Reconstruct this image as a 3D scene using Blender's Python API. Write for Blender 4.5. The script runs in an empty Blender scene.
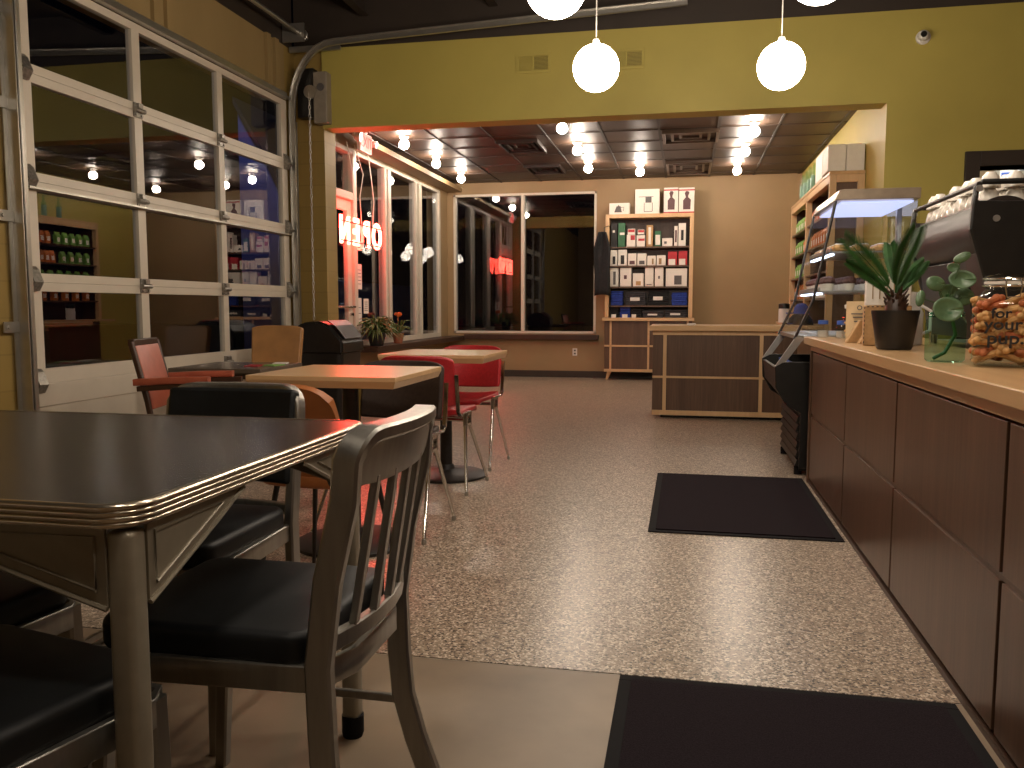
import bpy, bmesh, math, random
from mathutils import Vector, Matrix, Euler
R=math.radians; PI=math.pi
random.seed(7)
scn=bpy.context.scene
COL=scn.collection
# ------------------------------------------------------------------ camera model (also used to measure true positions)
F=838.; H=1.06; PITCH=R(5.25); YAW=R(11.65)
def ray(px,py):
    v=Vector(((px-512)/F,-(py-384)/F,-1)); v=Euler((PI/2-PITCH,0,YAW)).to_matrix()@v
    return v
def onY(px,py,Y):
    r=ray(px,py); t=Y/r.y; return r.x*t, H+r.z*t
def onX(px,py,X):
    r=ray(px,py); t=X/r.x; return r.y*t, H+r.z*t
def onZ(px,py,Z):
    r=ray(px,py); t=(Z-H)/r.z; return r.x*t, r.y*t
# ------------------------------------------------------------------ materials
def lin(c):
    return tuple((x/12.92 if x<=0.04045 else ((x+0.055)/1.055)**2.4) for x in c)
def srgb(r,g,b): return lin((r/255,g/255,b/255))
MATS={}
def newmat(name):
    m=bpy.data.materials.new(name); m.use_nodes=True; nt=m.node_tree
    for n in list(nt.nodes): nt.nodes.remove(n)
    out=nt.nodes.new('ShaderNodeOutputMaterial'); b=nt.nodes.new('ShaderNodeBsdfPrincipled')
    nt.links.new(b.outputs[0],out.inputs[0]); MATS[name]=m
    return m,nt,b
def N(nt,t,**k):
    n=nt.nodes.new(t)
    for a,v in k.items():
        if a.startswith('i_'): n.inputs[a[2:].replace('_',' ')].default_value=v
        else: setattr(n,a,v)
    return n
def coords(nt,scale=(1,1,1),rot=(0,0,0)):
    t=nt.nodes.new('ShaderNodeTexCoord'); m=nt.nodes.new('ShaderNodeMapping')
    m.inputs['Scale'].default_value=scale; m.inputs['Rotation'].default_value=rot
    nt.links.new(t.outputs['Object'],m.inputs[0]); return m.outputs[0]
def ramp(nt,src,stops):
    r=nt.nodes.new('ShaderNodeValToRGB'); e=r.color_ramp.elements
    while len(e)<len(stops): e.new(0.5)
    for x,(p,c) in zip(e,stops): x.position=p; x.color=(*c,1)
    nt.links.new(src,r.inputs[0]); return r.outputs[0]
def bump(nt,b,h,strength=0.2,dist=0.01):
    n=nt.nodes.new('ShaderNodeBump'); n.inputs['Strength'].default_value=strength; n.inputs['Distance'].default_value=dist
    nt.links.new(h,n.inputs['Height']); nt.links.new(n.outputs[0],b.inputs['Normal'])
def plain(name,c,rough=0.5,metal=0.0,var=0.12,scale=14,bmp=0.0,spec=0.5,sc=(1,1,1),coat=0):
    m,nt,b=newmat(name); b.inputs['Roughness'].default_value=rough; b.inputs['Metallic'].default_value=metal
    b.inputs['Specular IOR Level'].default_value=spec; b.inputs['Coat Weight'].default_value=coat
    n=N(nt,'ShaderNodeTexNoise'); n.inputs['Scale'].default_value=scale; n.inputs['Detail'].default_value=4
    nt.links.new(coords(nt,sc),n.inputs['Vector'])
    lo=tuple(x*(1-var) for x in c); hi=tuple(min(1,x*(1+var)) for x in c)
    nt.links.new(ramp(nt,n.outputs[0],[(0.3,lo),(0.7,hi)]),b.inputs['Base Color'])
    if bmp: bump(nt,b,n.outputs[0],bmp,0.004)
    return m
def wood(name,c1,c2,axis='z',rough=0.4,scale=1.0,coat=0.0):
    m,nt,b=newmat(name); b.inputs['Roughness'].default_value=rough; b.inputs['Coat Weight'].default_value=coat
    s={'x':(2,40,40),'y':(40,2,40),'z':(40,40,2)}[axis]; s=tuple(v*scale for v in s)
    v=coords(nt,s)
    n=N(nt,'ShaderNodeTexNoise'); n.inputs['Scale'].default_value=1.0; n.inputs['Detail'].default_value=6; n.inputs['Roughness'].default_value=.65
    nt.links.new(v,n.inputs['Vector'])
    n2=N(nt,'ShaderNodeTexNoise'); n2.inputs['Scale'].default_value=.18
    nt.links.new(v,n2.inputs['Vector'])
    mx=N(nt,'ShaderNodeMix'); mx.data_type='FLOAT'; mx.inputs[0].default_value=.4
    nt.links.new(n.outputs[0],mx.inputs[2]); nt.links.new(n2.outputs[0],mx.inputs[3])
    nt.links.new(ramp(nt,mx.outputs[0],[(.33,c1),(.67,c2)]),b.inputs['Base Color'])
    bump(nt,b,n.outputs[0],.05,.002)
    return m
def emit(name,c,s,base=None):
    m,nt,b=newmat(name); b.inputs['Base Color'].default_value=(*(base or c),1); b.inputs['Roughness'].default_value=.3
    b.inputs['Emission Color'].default_value=(*c,1); b.inputs['Emission Strength'].default_value=s
    return m
def glass(name,tint=(1,1,1),ior=1.5,rough=0.0,refl=(1,1,1),k=1):
    m,nt,b=newmat(name); nt.nodes.remove(b); out=[n for n in nt.nodes if n.type=='OUTPUT_MATERIAL'][0]
    fr=N(nt,'ShaderNodeFresnel'); fr.inputs[0].default_value=ior
    t=N(nt,'ShaderNodeBsdfTransparent'); t.inputs[0].default_value=(*tint,1)
    g=N(nt,'ShaderNodeBsdfGlossy'); g.inputs['Roughness'].default_value=rough; g.inputs[0].default_value=(*refl,1)
    mu=N(nt,'ShaderNodeMath'); mu.operation='MULTIPLY'; mu.inputs[1].default_value=k; nt.links.new(fr.outputs[0],mu.inputs[0]); ge=N(nt,'ShaderNodeNewGeometry'); inv=N(nt,'ShaderNodeMath'); inv.operation='SUBTRACT'; inv.inputs[0].default_value=1; nt.links.new(ge.outputs['Backfacing'],inv.inputs[1]); m2=N(nt,'ShaderNodeMath'); m2.operation='MULTIPLY'; nt.links.new(mu.outputs[0],m2.inputs[0]); nt.links.new(inv.outputs[0],m2.inputs[1]); mx=N(nt,'ShaderNodeMixShader'); nt.links.new(m2.outputs[0],mx.inputs[0]); nt.links.new(t.outputs[0],mx.inputs[1]); nt.links.new(g.outputs[0],mx.inputs[2])
    nt.links.new(mx.outputs[0],out.inputs[0]); return m

WARM=(1.0,.70,.42)
M={}
M['header']=plain('paint_olive_yellow',(.46,.375,.085),.55,var=.04,scale=3,bmp=.03)
M['tan']=plain('paint_tan',(.31,.205,.10),.6,var=.05,scale=3,bmp=.03)
M['darkpaint']=plain('paint_dark_brown',(.035,.024,.017),.6,var=.1,scale=4)
# painted concrete block
def block_mat(name,c):
    m,nt,b=newmat(name); b.inputs['Roughness'].default_value=.6
    br=N(nt,'ShaderNodeTexBrick'); br.inputs['Scale'].default_value=1; br.inputs['Brick Width'].default_value=.4; br.inputs['Row Height'].default_value=.2
    br.inputs['Mortar Size'].default_value=.006; br.inputs['Color1'].default_value=(*c,1); br.inputs['Color2'].default_value=(*[x*.93 for x in c],1); br.inputs['Mortar'].default_value=(*[x*.86 for x in c],1)
    t=N(nt,'ShaderNodeTexCoord'); sx=N(nt,'ShaderNodeSeparateXYZ'); ad=N(nt,'ShaderNodeMath'); cx=N(nt,'ShaderNodeCombineXYZ')
    nt.links.new(t.outputs['Object'],sx.inputs[0]); nt.links.new(sx.outputs[0],ad.inputs[0]); nt.links.new(sx.outputs[1],ad.inputs[1])
    nt.links.new(ad.outputs[0],cx.inputs[0]); nt.links.new(sx.outputs[2],cx.inputs[1]); nt.links.new(cx.outputs[0],br.inputs['Vector'])
    nt.links.new(br.outputs['Color'],b.inputs['Base Color']); bump(nt,b,br.outputs['Fac'],-.25,.003)
    return m
M['block']=block_mat('painted_block',(.33,.22,.06))
M['upper']=plain('paint_ochre',(.31,.215,.09),.6,var=.06,scale=4,bmp=.05,sc=(1,1,.3))
# floors
def terrazzo():
    m,nt,b=newmat('exposed_aggregate_floor'); b.inputs['Roughness'].default_value=.30; b.inputs['Specular IOR Level'].default_value=.5
    v=coords(nt)
    vo=N(nt,'ShaderNodeTexVoronoi'); vo.inputs['Scale'].default_value=150; nt.links.new(v,vo.inputs['Vector'])
    sp=N(nt,'ShaderNodeSeparateColor'); nt.links.new(vo.outputs['Color'],sp.inputs[0])
    c=ramp(nt,sp.outputs[0],[(0,(.035,.025,.018)),(.14,(.08,.055,.038)),(.22,(.25,.185,.13)),(.72,(.35,.265,.19)),(.88,(.68,.58,.47))])
    n=N(nt,'ShaderNodeTexNoise'); n.inputs['Scale'].default_value=1.3; n.inputs['Detail'].default_value=5; nt.links.new(v,n.inputs['Vector'])
    c2=ramp(nt,n.outputs[0],[(.2,(.9,.9,.9)),(.8,(1.0,1.0,1.0))])
    mx=N(nt,'ShaderNodeMix'); mx.data_type='RGBA'; mx.blend_type='MULTIPLY'; mx.inputs[0].default_value=1
    nt.links.new(c,mx.inputs[6]); nt.links.new(c2,mx.inputs[7]); nt.links.new(mx.outputs[2],b.inputs['Base Color'])
    
    return m
M['terrazzo']=terrazzo()
M['concrete']=plain('plain_concrete_floor',(.225,.165,.11),.42,var=.22,scale=3.2,bmp=.02)
M['mat']=plain('black_carpet_mat',(.016,.011,.014),.95,var=.5,scale=260,bmp=.6,spec=.1)
M['rubber']=plain('black_rubber',(.008,.007,.008),.8,spec=.15)
def tile_mat():
    m,nt,b=newmat('dark_ceiling_tile'); b.inputs['Specular IOR Level'].default_value=.28; b.inputs['Roughness'].default_value=.45
    br=N(nt,'ShaderNodeTexBrick'); br.offset=0; br.inputs['Scale'].default_value=1; br.inputs['Brick Width'].default_value=.61; br.inputs['Row Height'].default_value=.305*2
    br.inputs['Mortar Size'].default_value=.012; br.inputs['Color1'].default_value=(.062,.036,.024,1); br.inputs['Color2'].default_value=(.055,.032,.021,1); br.inputs['Mortar'].default_value=(.02,.012,.009,1)
    t=N(nt,'ShaderNodeTexCoord'); mp=N(nt,'ShaderNodeMapping'); mp.inputs['Location'].default_value=(.3,.05,0); nt.links.new(t.outputs['Object'],mp.inputs[0]); nt.links.new(mp.outputs[0],br.inputs['Vector'])
    nt.links.new(br.outputs['Color'],b.inputs['Base Color']); bump(nt,b,br.outputs['Fac'],-.6,.01)
    return m
M['tile']=tile_mat()
M['alu']=plain('white_aluminium',(.62,.55,.45),.42,metal=.0,var=.04,scale=5)
M['galv']=plain('galvanised_steel',(.46,.44,.40),.33,metal=.85,var=.08,scale=12)
M['steel']=plain('brushed_aluminium',(.34,.325,.295),.34,metal=.9,var=.10,scale=60,sc=(1,1,.1))
M['tablelegs']=plain('grey_enamel_metal',(.27,.235,.175),.38,metal=.35,var=.08,scale=30)
M['chrome']=plain('chrome',(.62,.59,.55),.16,metal=1,var=.05,scale=8)
M['hingemetal']=plain('dull_zinc',(.30,.28,.25),.4,metal=.8,var=.3,scale=60)
M['ribbed']=plain('ribbed_aluminium_edge',(.60,.53,.42),.22,metal=.95,var=.08,scale=8)
M['lam']=plain('dark_charcoal_laminate',(.014,.012,.014),.24,var=.25,scale=60,spec=.4)
M['blackvinyl']=plain('black_vinyl',(.006,.007,.008),.5,var=.3,scale=18,bmp=.06,spec=.32)
M['blackmetal']=plain('black_cast_iron',(.018,.015,.014),.45,var=.3,scale=40)
M['red']=plain('red_upholstery',(.42,.016,.022),.42,var=.14,scale=60,bmp=.1)
M['brownuph']=plain('dark_brown_upholstery',(.038,.022,.016),.6,var=.2,scale=60,bmp=.1)
M['orange']=plain('burnt_orange_vinyl',(.36,.12,.035),.4,var=.15,scale=12,bmp=.06)
M['coral']=plain('coral_vinyl',(.40,.10,.055),.38,var=.15,scale=10,bmp=.05)
M['tanvinyl']=plain('tan_vinyl',(.42,.21,.075),.35,var=.14,scale=8,bmp=.05)
M['maple']=wood('maple',(.52,.31,.145),(.66,.42,.21),'y',.3,.6,coat=.25)
M['maplez']=wood('maple_upright',(.56,.35,.17),(.68,.45,.24),'z',.35,.6)
M['maplex']=wood('maple_edge',(.56,.35,.17),(.68,.45,.24),'x',.3,.6,coat=.2)
M['walnut']=wood('walnut_veneer',(.072,.037,.022),(.138,.076,.044),'z',.36,1.6)
M['darkwood']=wood('dark_stained_wood',(.03,.014,.008),(.06,.028,.015),'z',.4,1)
M['black']=plain('satin_black',(.012,.011,.010),.35,var=.2,scale=20)
M['blackgloss']=plain('gloss_black',(.022,.014,.012),.42,var=.2,scale=10)
M['white']=plain('white_plastic',(.72,.69,.64),.4,var=.03)
M['ceramic']=plain('white_glazed_ceramic',(.80,.74,.66),.2,var=.02,coat=.4)
M['paper']=plain('white_card',(.78,.73,.66),.6,var=.03,scale=30)
M['kraft']=plain('kraft_card',(.45,.27,.12),.75,var=.12,scale=60)
M['steelgrey']=plain('stainless_sheet',(.55,.54,.53),.28,metal=.8,var=.06,scale=20,sc=(1,8,1))
M['leaf']=plain('palm_leaf_green',(.022,.085,.014),.6,var=.4,scale=20)
M['leaf2']=plain('round_leaf_green',(.085,.15,.07),.35,var=.25,scale=30)
M['leaf3']=plain('sill_leaf_green',(.08,.13,.03),.5,var=.4,scale=20)
M['petal']=plain('orange_petal',(.75,.17,.03),.5,var=.15)
M['terracotta']=plain('terracotta',(.30,.12,.06),.7,var=.15)
M['soil']=plain('soil',(.02,.013,.008),.9,var=.5,scale=80)
M['pot']=plain('black_pot',(.010,.009,.009),.45,var=.2)
M['bone1']=plain('tan_biscuit',(.58,.32,.12),.75,var=.25,scale=60,bmp=.2)
M['bone2']=plain('red_biscuit',(.48,.14,.05),.75,var=.25,scale=60,bmp=.2)
M['donut']=plain('sugared_dough',(.62,.35,.13),.7,var=.3,scale=60,bmp=.3)
M['muffin']=plain('dark_muffin',(.11,.05,.045),.7,var=.5,scale=60,bmp=.3)
M['glass']=glass('window_glass',(.90,.92,.95),2.1)
M['clear']=glass('clear_glass',(.93,.95,.95),1.45)
M['lowglass']=glass('low_reflection_glass',(.95,.96,.97),1.05,k=.35)
M['jarglass']=glass('jar_glass',(.93,.95,.94),1.45,k=.8)
M['greenglass']=glass('green_glass',(.70,.90,.82),1.4,k=.7)
M['globe']=emit('lit_opal_globe',(1,.86,.70),23)
M['bulb']=emit('lit_bulb',(1,.86,.71),100)
M['neon']=emit('red_neon_tube',(1,.055,.035),27)
M['exitpanel']=emit('exit_panel',(1,.12,.10),1.0)
M['exitletter']=emit('exit_letter',(.9,.02,.02),.25)
M['led']=emit('cool_led_strip',(.70,.80,1),2.6); M['ledpanel']=emit('cool_light_panel',(.60,.66,1),.55)
M['ink']=plain('black_ink',(.012,.010,.010),.6)
M['greyink']=plain('grey_print',(.10,.09,.09),.6)
M['redprint']=plain('red_print',(.45,.02,.03),.5)
M['greenbag']=plain('lime_green_bag',(.20,.42,.08),.5,var=.12)
M['orangebag']=plain('orange_bag',(.60,.17,.03),.5,var=.12)
M['greenbox']=plain('deep_green_box',(.03,.14,.06),.5)
M['bluecloth']=plain('blue_cloth',(.02,.05,.30),.85,var=.3,scale=30,bmp=.2)
M['blackcloth']=plain('black_cloth',(.012,.012,.013),.9,var=.3,scale=30,bmp=.2)
M['greycloth']=plain('charcoal_cloth',(.04,.04,.045),.9,var=.3,scale=30,bmp=.2)
M['bluecap']=plain('blue_cap_plastic',(.05,.12,.45),.4)
M['yellow']=plain('yellow_label',(.65,.50,.03),.5)
M['bluelight']=plain('blue_light_tint',(.11,.14,.34),.8,var=.1,scale=3)  # blue light put into the colour of the added outside shape
M['asphalt']=plain('asphalt',(.03,.03,.033),.85,var=.3,scale=50)
M['opalwhite']=plain('opal_cord',(.75,.70,.62),.5)
M['interior']=plain('case_interior_white',(.62,.62,.66),.4,var=.03)
# ------------------------------------------------------------------ mesh helper
class MB:
    def __init__(s): s.bm=bmesh.new()
    def _xf(s,vs,mtx):
        for v in vs: v.co=mtx@v.co
    def box(s,x0,x1,y0,y1,z0,z1,rot=None,bev=0,seg=2):
        t=bmesh.new(); bmesh.ops.create_cube(t,size=1)
        for v in t.verts: v.co=Vector((v.co.x*(x1-x0),v.co.y*(y1-y0),v.co.z*(z1-z0)))
        if bev: bmesh.ops.bevel(t,geom=t.edges[:],offset=min(bev,.49*min(abs(x1-x0),abs(y1-y0),abs(z1-z0))),segments=seg,affect='EDGES',profile=.5)
        m=Matrix.Translation(((x0+x1)/2,(y0+y1)/2,(z0+z1)/2))
        if rot is not None: m=m@Euler(rot).to_matrix().to_4x4()
        s._xf(t.verts,m); s._add(t); return s
    def _add(s,t):
        me=bpy.data.meshes.new('t'); t.to_mesh(me); t.free(); s.bm.from_mesh(me); bpy.data.meshes.remove(me)
    def prism(s,pts,axis,a,b,bev=0,seg=2):
        t=bmesh.new()
        f={'x':lambda p,q:(q,p[0],p[1]),'y':lambda p,q:(p[0],q,p[1]),'z':lambda p,q:(p[0],p[1],q)}[axis]
        A=[t.verts.new(f(p,a)) for p in pts]; B=[t.verts.new(f(p,b)) for p in pts]; n=len(pts)
        t.faces.new(A); t.faces.new(B[::-1])
        for i in range(n): t.faces.new((A[i],B[i],B[(i+1)%n],A[(i+1)%n]))
        bmesh.ops.recalc_face_normals(t,faces=t.faces)
        if bev: bmesh.ops.bevel(t,geom=t.edges[:],offset=bev,segments=seg,affect='EDGES')
        s._add(t); return s
    def cyl(s,p0,p1,r0,r1=None,seg=16,cap=True):
        return s.tube([p0,p1],[r0,r0 if r1 is None else r1],seg,cap)
    def tube(s,pts,r,seg=10,cap=True,closed=False,flat=None,up=None):
        """sweep; flat=(a,b) gives a rounded-rect section of half sizes a (along side) and b (along normal)"""
        t=bmesh.new(); pts=[Vector(p) for p in pts]; n=len(pts)
        if not hasattr(r,'__len__'): r=[r]*n
        rings=[]; prev=None
        for i,p in enumerate(pts):
            if closed: d=(pts[(i+1)%n]-pts[i-1])
            else: d=(pts[min(i+1,n-1)]-pts[max(i-1,0)])
            d.normalize()
            if up is not None: u=Vector(up)
            elif prev is None: u=Vector((0,0,1)) if abs(d.z)<.9 else Vector((1,0,0))
            else: u=prev
            side=d.cross(u)
            if side.length<1e-5: side=d.cross(Vector((0,1,0.01)))
            side.normalize(); u=side.cross(d).normalized(); prev=u
            ring=[]
            if flat:
                a,b=flat; k=r[i]; c=.28*min(a,b)
                sec=[(a-c,b),(-(a-c),b),(-a,b-c),(-a,-(b-c)),(-(a-c),-b),(a-c,-b),(a,-(b-c)),(a,b-c)]
                for x,y in sec: ring.append(t.verts.new(p+side*x*k+u*y*k))
            else:
                for j in range(seg):
                    an=2*PI*j/seg; ring.append(t.verts.new(p+side*math.cos(an)*r[i]+u*math.sin(an)*r[i]))
            rings.append(ring)
        m=len(rings[0])
        for i in range(n if closed else n-1):
            A=rings[i];B=rings[(i+1)%n]
            for j in range(m): t.faces.new((A[j],A[(j+1)%m],B[(j+1)%m],B[j]))
        if cap and not closed: t.faces.new(rings[0][::-1]); t.faces.new(rings[-1])
        bmesh.ops.recalc_face_normals(t,faces=t.faces)
        s._add(t); return s
    def lathe(s,prof,c=(0,0,0),seg=28,axis='z'):
        t=bmesh.new(); rings=[]
        for r,z in prof:
            if r<1e-5: rings.append([t.verts.new((0,0,z))])
            else: rings.append([t.verts.new((r*math.cos(2*PI*j/seg),r*math.sin(2*PI*j/seg),z)) for j in range(seg)])
        for A,B in zip(rings,rings[1:]):
            for j in range(seg):
                a=A[j%len(A)];a2=A[(j+1)%len(A)];b=B[j%len(B)];b2=B[(j+1)%len(B)]
                vs=[]; 
                for v in (a,a2,b2,b):
                    if v not in vs: vs.append(v)
                if len(vs)>2: t.faces.new(vs)
        bmesh.ops.recalc_face_normals(t,faces=t.faces)
        m=Matrix.Translation(c)
        if axis=='x': m=m@Euler((0,PI/2,0)).to_matrix().to_4x4()
        if axis=='y': m=m@Euler((-PI/2,0,0)).to_matrix().to_4x4()
        s._xf(t.verts,m); s._add(t); return s
    def sphere(s,c,r,sc=(1,1,1),u=20,v=12,rot=None):
        t=bmesh.new(); bmesh.ops.create_uvsphere(t,u_segments=u,v_segments=v,radius=r)
        m=Matrix.Translation(c)
        if rot: m=m@Euler(rot).to_matrix().to_4x4()
        m=m@Matrix.Diagonal((*sc,1)); s._xf(t.verts,m); s._add(t); return s
    def sheet(s,grid,thick=.01):
        """grid of points -> closed sheet of real thickness"""
        t=bmesh.new(); n=len(grid); m=len(grid[0])
        G=[[Vector(p) for p in row] for row in grid]
        T=[];B=[]
        for i in range(n):
            tr=[];brw=[]
            for j in range(m):
                du=G[min(i+1,n-1)][j]-G[max(i-1,0)][j]; dv=G[i][min(j+1,m-1)]-G[i][max(j-1,0)]
                nn=du.cross(dv)
                nn=nn.normalized() if nn.length>1e-9 else Vector((0,0,1))
                tr.append(t.verts.new(G[i][j]+nn*thick/2)); brw.append(t.verts.new(G[i][j]-nn*thick/2))
            T.append(tr);B.append(brw)
        for i in range(n-1):
            for j in range(m-1):
                t.faces.new((T[i][j],T[i+1][j],T[i+1][j+1],T[i][j+1])); t.faces.new((B[i][j],B[i][j+1],B[i+1][j+1],B[i+1][j]))
        for i in range(n-1):
            t.faces.new((T[i][0],B[i][0],B[i+1][0],T[i+1][0])); t.faces.new((T[i][-1],T[i+1][-1],B[i+1][-1],B[i][-1]))
        for j in range(m-1):
            t.faces.new((T[0][j],T[0][j+1],B[0][j+1],B[0][j])); t.faces.new((T[-1][j],B[-1][j],B[-1][j+1],T[-1][j+1]))
        bmesh.ops.recalc_face_normals(t,faces=t.faces)
        s._add(t); return s
    def obj(s,name,mat,parent=None,smooth=False,bev=0,sub=0,loc=None,angle=35):
        me=bpy.data.meshes.new(name); s.bm.to_mesh(me); s.bm.free()
        o=bpy.data.objects.new(name,me); COL.objects.link(o)
        me.materials.append(mat if not isinstance(mat,str) else M[mat])
        if smooth:
            try: me.shade_smooth()
            except Exception:
                for p in me.polygons: p.use_smooth=True
            if angle: 
                try: me.set_sharp_from_angle(angle=R(angle))
                except Exception: pass
        if parent: o.parent=parent
        if loc: o.location=loc
        if bev:
            b=o.modifiers.new('bevel','BEVEL'); b.width=bev; b.segments=2; b.limit_method='ANGLE'; b.angle_limit=R(40)
        if sub:
            b=o.modifiers.new('sub','SUBSURF'); b.levels=sub; b.render_levels=sub
        return o
def tag(o,label,cat,group=None,kind=None):
    if label: o['label']=label
    if cat: o['category']=cat
    if group: o['group']=group
    if kind: o['kind']=kind
    return o
def thing(name,label,cat,loc=(0,0,0),rz=0,group=None):
    o=bpy.data.objects.new(name,None); COL.objects.link(o); o.location=loc; o.rotation_euler=(0,0,rz); o.empty_display_size=.1
    return tag(o,label,cat,group)
def struct(o): o['kind']='structure'; return o
def sempty(name,loc=(0,0,0)):
    o=bpy.data.objects.new(name,None); COL.objects.link(o); o.location=loc; o['kind']='structure'; return o
def dup(root,loc,rz=None,label=None,group=None,rot=None):
    r=root.copy(); COL.objects.link(r); r.location=loc
    if rz is not None: r.rotation_euler=(0,0,rz)
    if rot is not None: r.rotation_euler=rot
    if label: r['label']=label
    if group: r['group']=group
    for ch in list(root.children):
        c=ch.copy(); COL.objects.link(c); c.parent=r
        for g in ch.children:
            d=g.copy(); COL.objects.link(d); d.parent=c
    return r
def text(name,body,size,mat,parent,loc,cols=None,rot=(PI/2,0,0),ext=.0006,align='CENTER',bevel=0,fill=True,xs=1):
    cu=bpy.data.curves.new(name,'FONT'); cu.body=body; cu.size=size; cu.extrude=ext; cu.align_x=align; cu.align_y='CENTER'; cu.bevel_depth=bevel
    if not fill: cu.fill_mode='NONE'
    o=bpy.data.objects.new(name,cu); COL.objects.link(o); cu.materials.append(M[mat]); o.parent=parent
    o.location=loc; o.rotation_euler=rot
    if cols is not None: o.rotation_euler=Matrix(cols).transposed().to_euler()
    o.scale=(xs,1,1)
    bpy.context.view_layer.update()
    dg=bpy.context.evaluated_depsgraph_get(); me=bpy.data.meshes.new_from_object(o.evaluated_get(dg)); me.name=name
    if not me.materials: me.materials.append(M[mat])
    n=bpy.data.objects.new(name,me); n.parent=o.parent; n.location=o.location; n.rotation_euler=o.rotation_euler; n.scale=o.scale
    bpy.data.objects.remove(o); COL.objects.link(n); n.name=name
    return n
# ================================================================== SETTING
XW=-3.6; YB=12.55; YH=7.45
b=MB(); b.box(-4.0,3.6,2.36,12.8,-.1,0); struct(b.obj('floor','terrazzo'))
b=MB(); b.box(-4.0,3.6,-3.6,2.352,-.1,0); struct(b.obj('floor_front','concrete')); bpy.data.objects['floor_front'].name='floor.001'
b=MB(); b.box(-4.0,3.6,2.352,2.36,-.1,-.002); struct(b.obj('trim_1','galv'))
b=MB(); b.box(-4.0,3.7,-3.7,YH,3.9,4.0)
struct(b.obj('ceiling','darkpaint'))
for k,x in enumerate([-2.9,-1.7,-.5,.7,1.9,3.1]):
    b=MB(); b.box(x-.008,x+.008,-3.6,YH,3.70,3.9); b.box(x-.04,x+.04,-3.6,YH,3.69,3.70); struct(b.obj('trim_%d'%(k+2),'darkpaint'))
b=MB(); b.box(XW-.3,1.85,YH+.2,12.8,2.93,3.0); struct(b.obj('ceiling','tile'))
b=MB()
for k in range(-5,4):
    x=-.31+.61*k if k<=0 else -.31+.61*k
    if -3.6<x<1.57: b.box(x-.012,x+.012,YH+.22,YB,2.922,2.93)
for k in range(9): b.box(XW,1.57,7.98+.61*k-.010,7.98+.61*k+.010,2.925,2.93)
struct(b.obj('ceiling','darkpaint'))
# header wall
b=MB(); b.box(-3.33,1.57,YH,YH+.22,2.71,3.43); b.box(1.57,2.28,YH,YH+.22,0,3.43); b.box(2.28,3.2,YH,YH+.22,2.18,3.43); b.box(3.2,3.6,YH,YH+.22,0,3.43)
struct(b.obj('wall_header','header'))
b=MB(); b.box(XW,3.6,YH,YH+.22,3.43,3.9); struct(b.obj('wall_header','darkpaint'))
b=MB(); b.box(XW-.05,-3.33,YH+.03,YH+.28,0,3.43); struct(b.obj('wall_pier','block'))
# right wall of back room
b=MB(); b.box(1.57,1.77,YH+.22,YB+.2,0,2.93); struct(b.obj('wall_right','header'))
# back wall with window hole X -3.5..-1.31, z .66..2.76
wx0,wx1,wz0,wz1=-3.50,-1.31,.66,2.76
b=MB(); b.box(XW-.3,wx0,YB,YB+.2,0,2.93); b.box(wx1,1.6,YB,YB+.2,0,2.93); b.box(wx0,wx1,YB,YB+.2,0,wz0); b.box(wx0,wx1,YB,YB+.2,wz1,2.93)
struct(b.obj('wall_back','tan'))
b=MB(); b.box(XW,1.57,YB-.012,YB,0,.10); struct(b.obj('baseboard_back','darkpaint'))
# window_1 : back window
w=sempty('window_1')
b=MB(); f=.035
b.box(wx0,wx1,YB-.01,YB+.08,wz0,wz0+f); b.box(wx0,wx1,YB-.01,YB+.08,wz1-f,wz1); b.box(wx0,wx0+f,YB-.01,YB+.08,wz0,wz1); b.box(wx1-f,wx1,YB-.01,YB+.08,wz0,wz1)
b.obj('window_frame','alu',w,bev=.003)
b=MB(); b.box(-2.445,-2.395,YB-.02,YB+.08,wz0+f,wz1-f); b.obj('mullion','alu',w,bev=.003)
b=MB(); b.box(wx0+f,-2.445,YB+.03,YB+.036,wz0+f,wz1-f); b.obj('pane','glass',w)
b=MB(); b.box(-2.395,wx1-f,YB+.03,YB+.036,wz0+f,wz1-f); b.obj('pane','glass',w)
b=MB(); b.box(-3.32,wx1+.05,YB-.10,YB-.012,.57,.645); b.obj('window_sill','darkwood',w,bev=.004)
# left wall back-room side: low wall, head, corner
b=MB(); b.box(XW-.2,XW,8.84,YB,0,.62); b.box(XW-.2,XW,12.14,YB,.62,2.93); b.box(XW-.2,XW,YH+.28,12.14,2.77,2.93); b.box(XW-.2,XW,YH+.28,7.76,0,2.77)
struct(b.obj('wall_left','tan'))
b=MB(); b.box(XW,-3.36,8.95,YB-.001,2.80,2.86); struct(b.obj('trim_9','tan'))
# window_2: side window run 8.84..12.14
w=sempty('window_2')
b=MB(); zz0,zz1=.62,2.77
b.box(XW-.08,XW+.01,8.84,12.14,zz0,zz0+.06); b.box(XW-.08,XW+.01,8.84,12.14,zz1-.04,zz1); b.box(XW-.08,XW+.012,8.84,8.89,zz0+.06,zz1-.04); b.box(XW-.08,XW+.012,12.04,12.14,zz0+.06,zz1-.04)
b.obj('window_frame','alu',w,bev=.003)
for y0,y1 in ((9.78,9.84),(9.90,10.0),(10.97,11.03),(11.12,11.24)):
    b=MB(); b.box(XW-.08,XW+.015,y0,y1,zz0+.06,zz1-.04); b.obj('mullion','alu',w,bev=.003)
for y0,y1 in ((8.89,9.78),(10.0,10.97),(11.24,12.04)):
    b=MB(); b.box(XW-.016,XW-.011,y0,y1,zz0+.06,zz1-.04); b.obj('pane','glass',w)
b=MB(); b.box(XW+.012,-3.33,8.80,YB-.012,.555,.62); b.obj('window_sill','darkwood',w,bev=.004)
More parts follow.
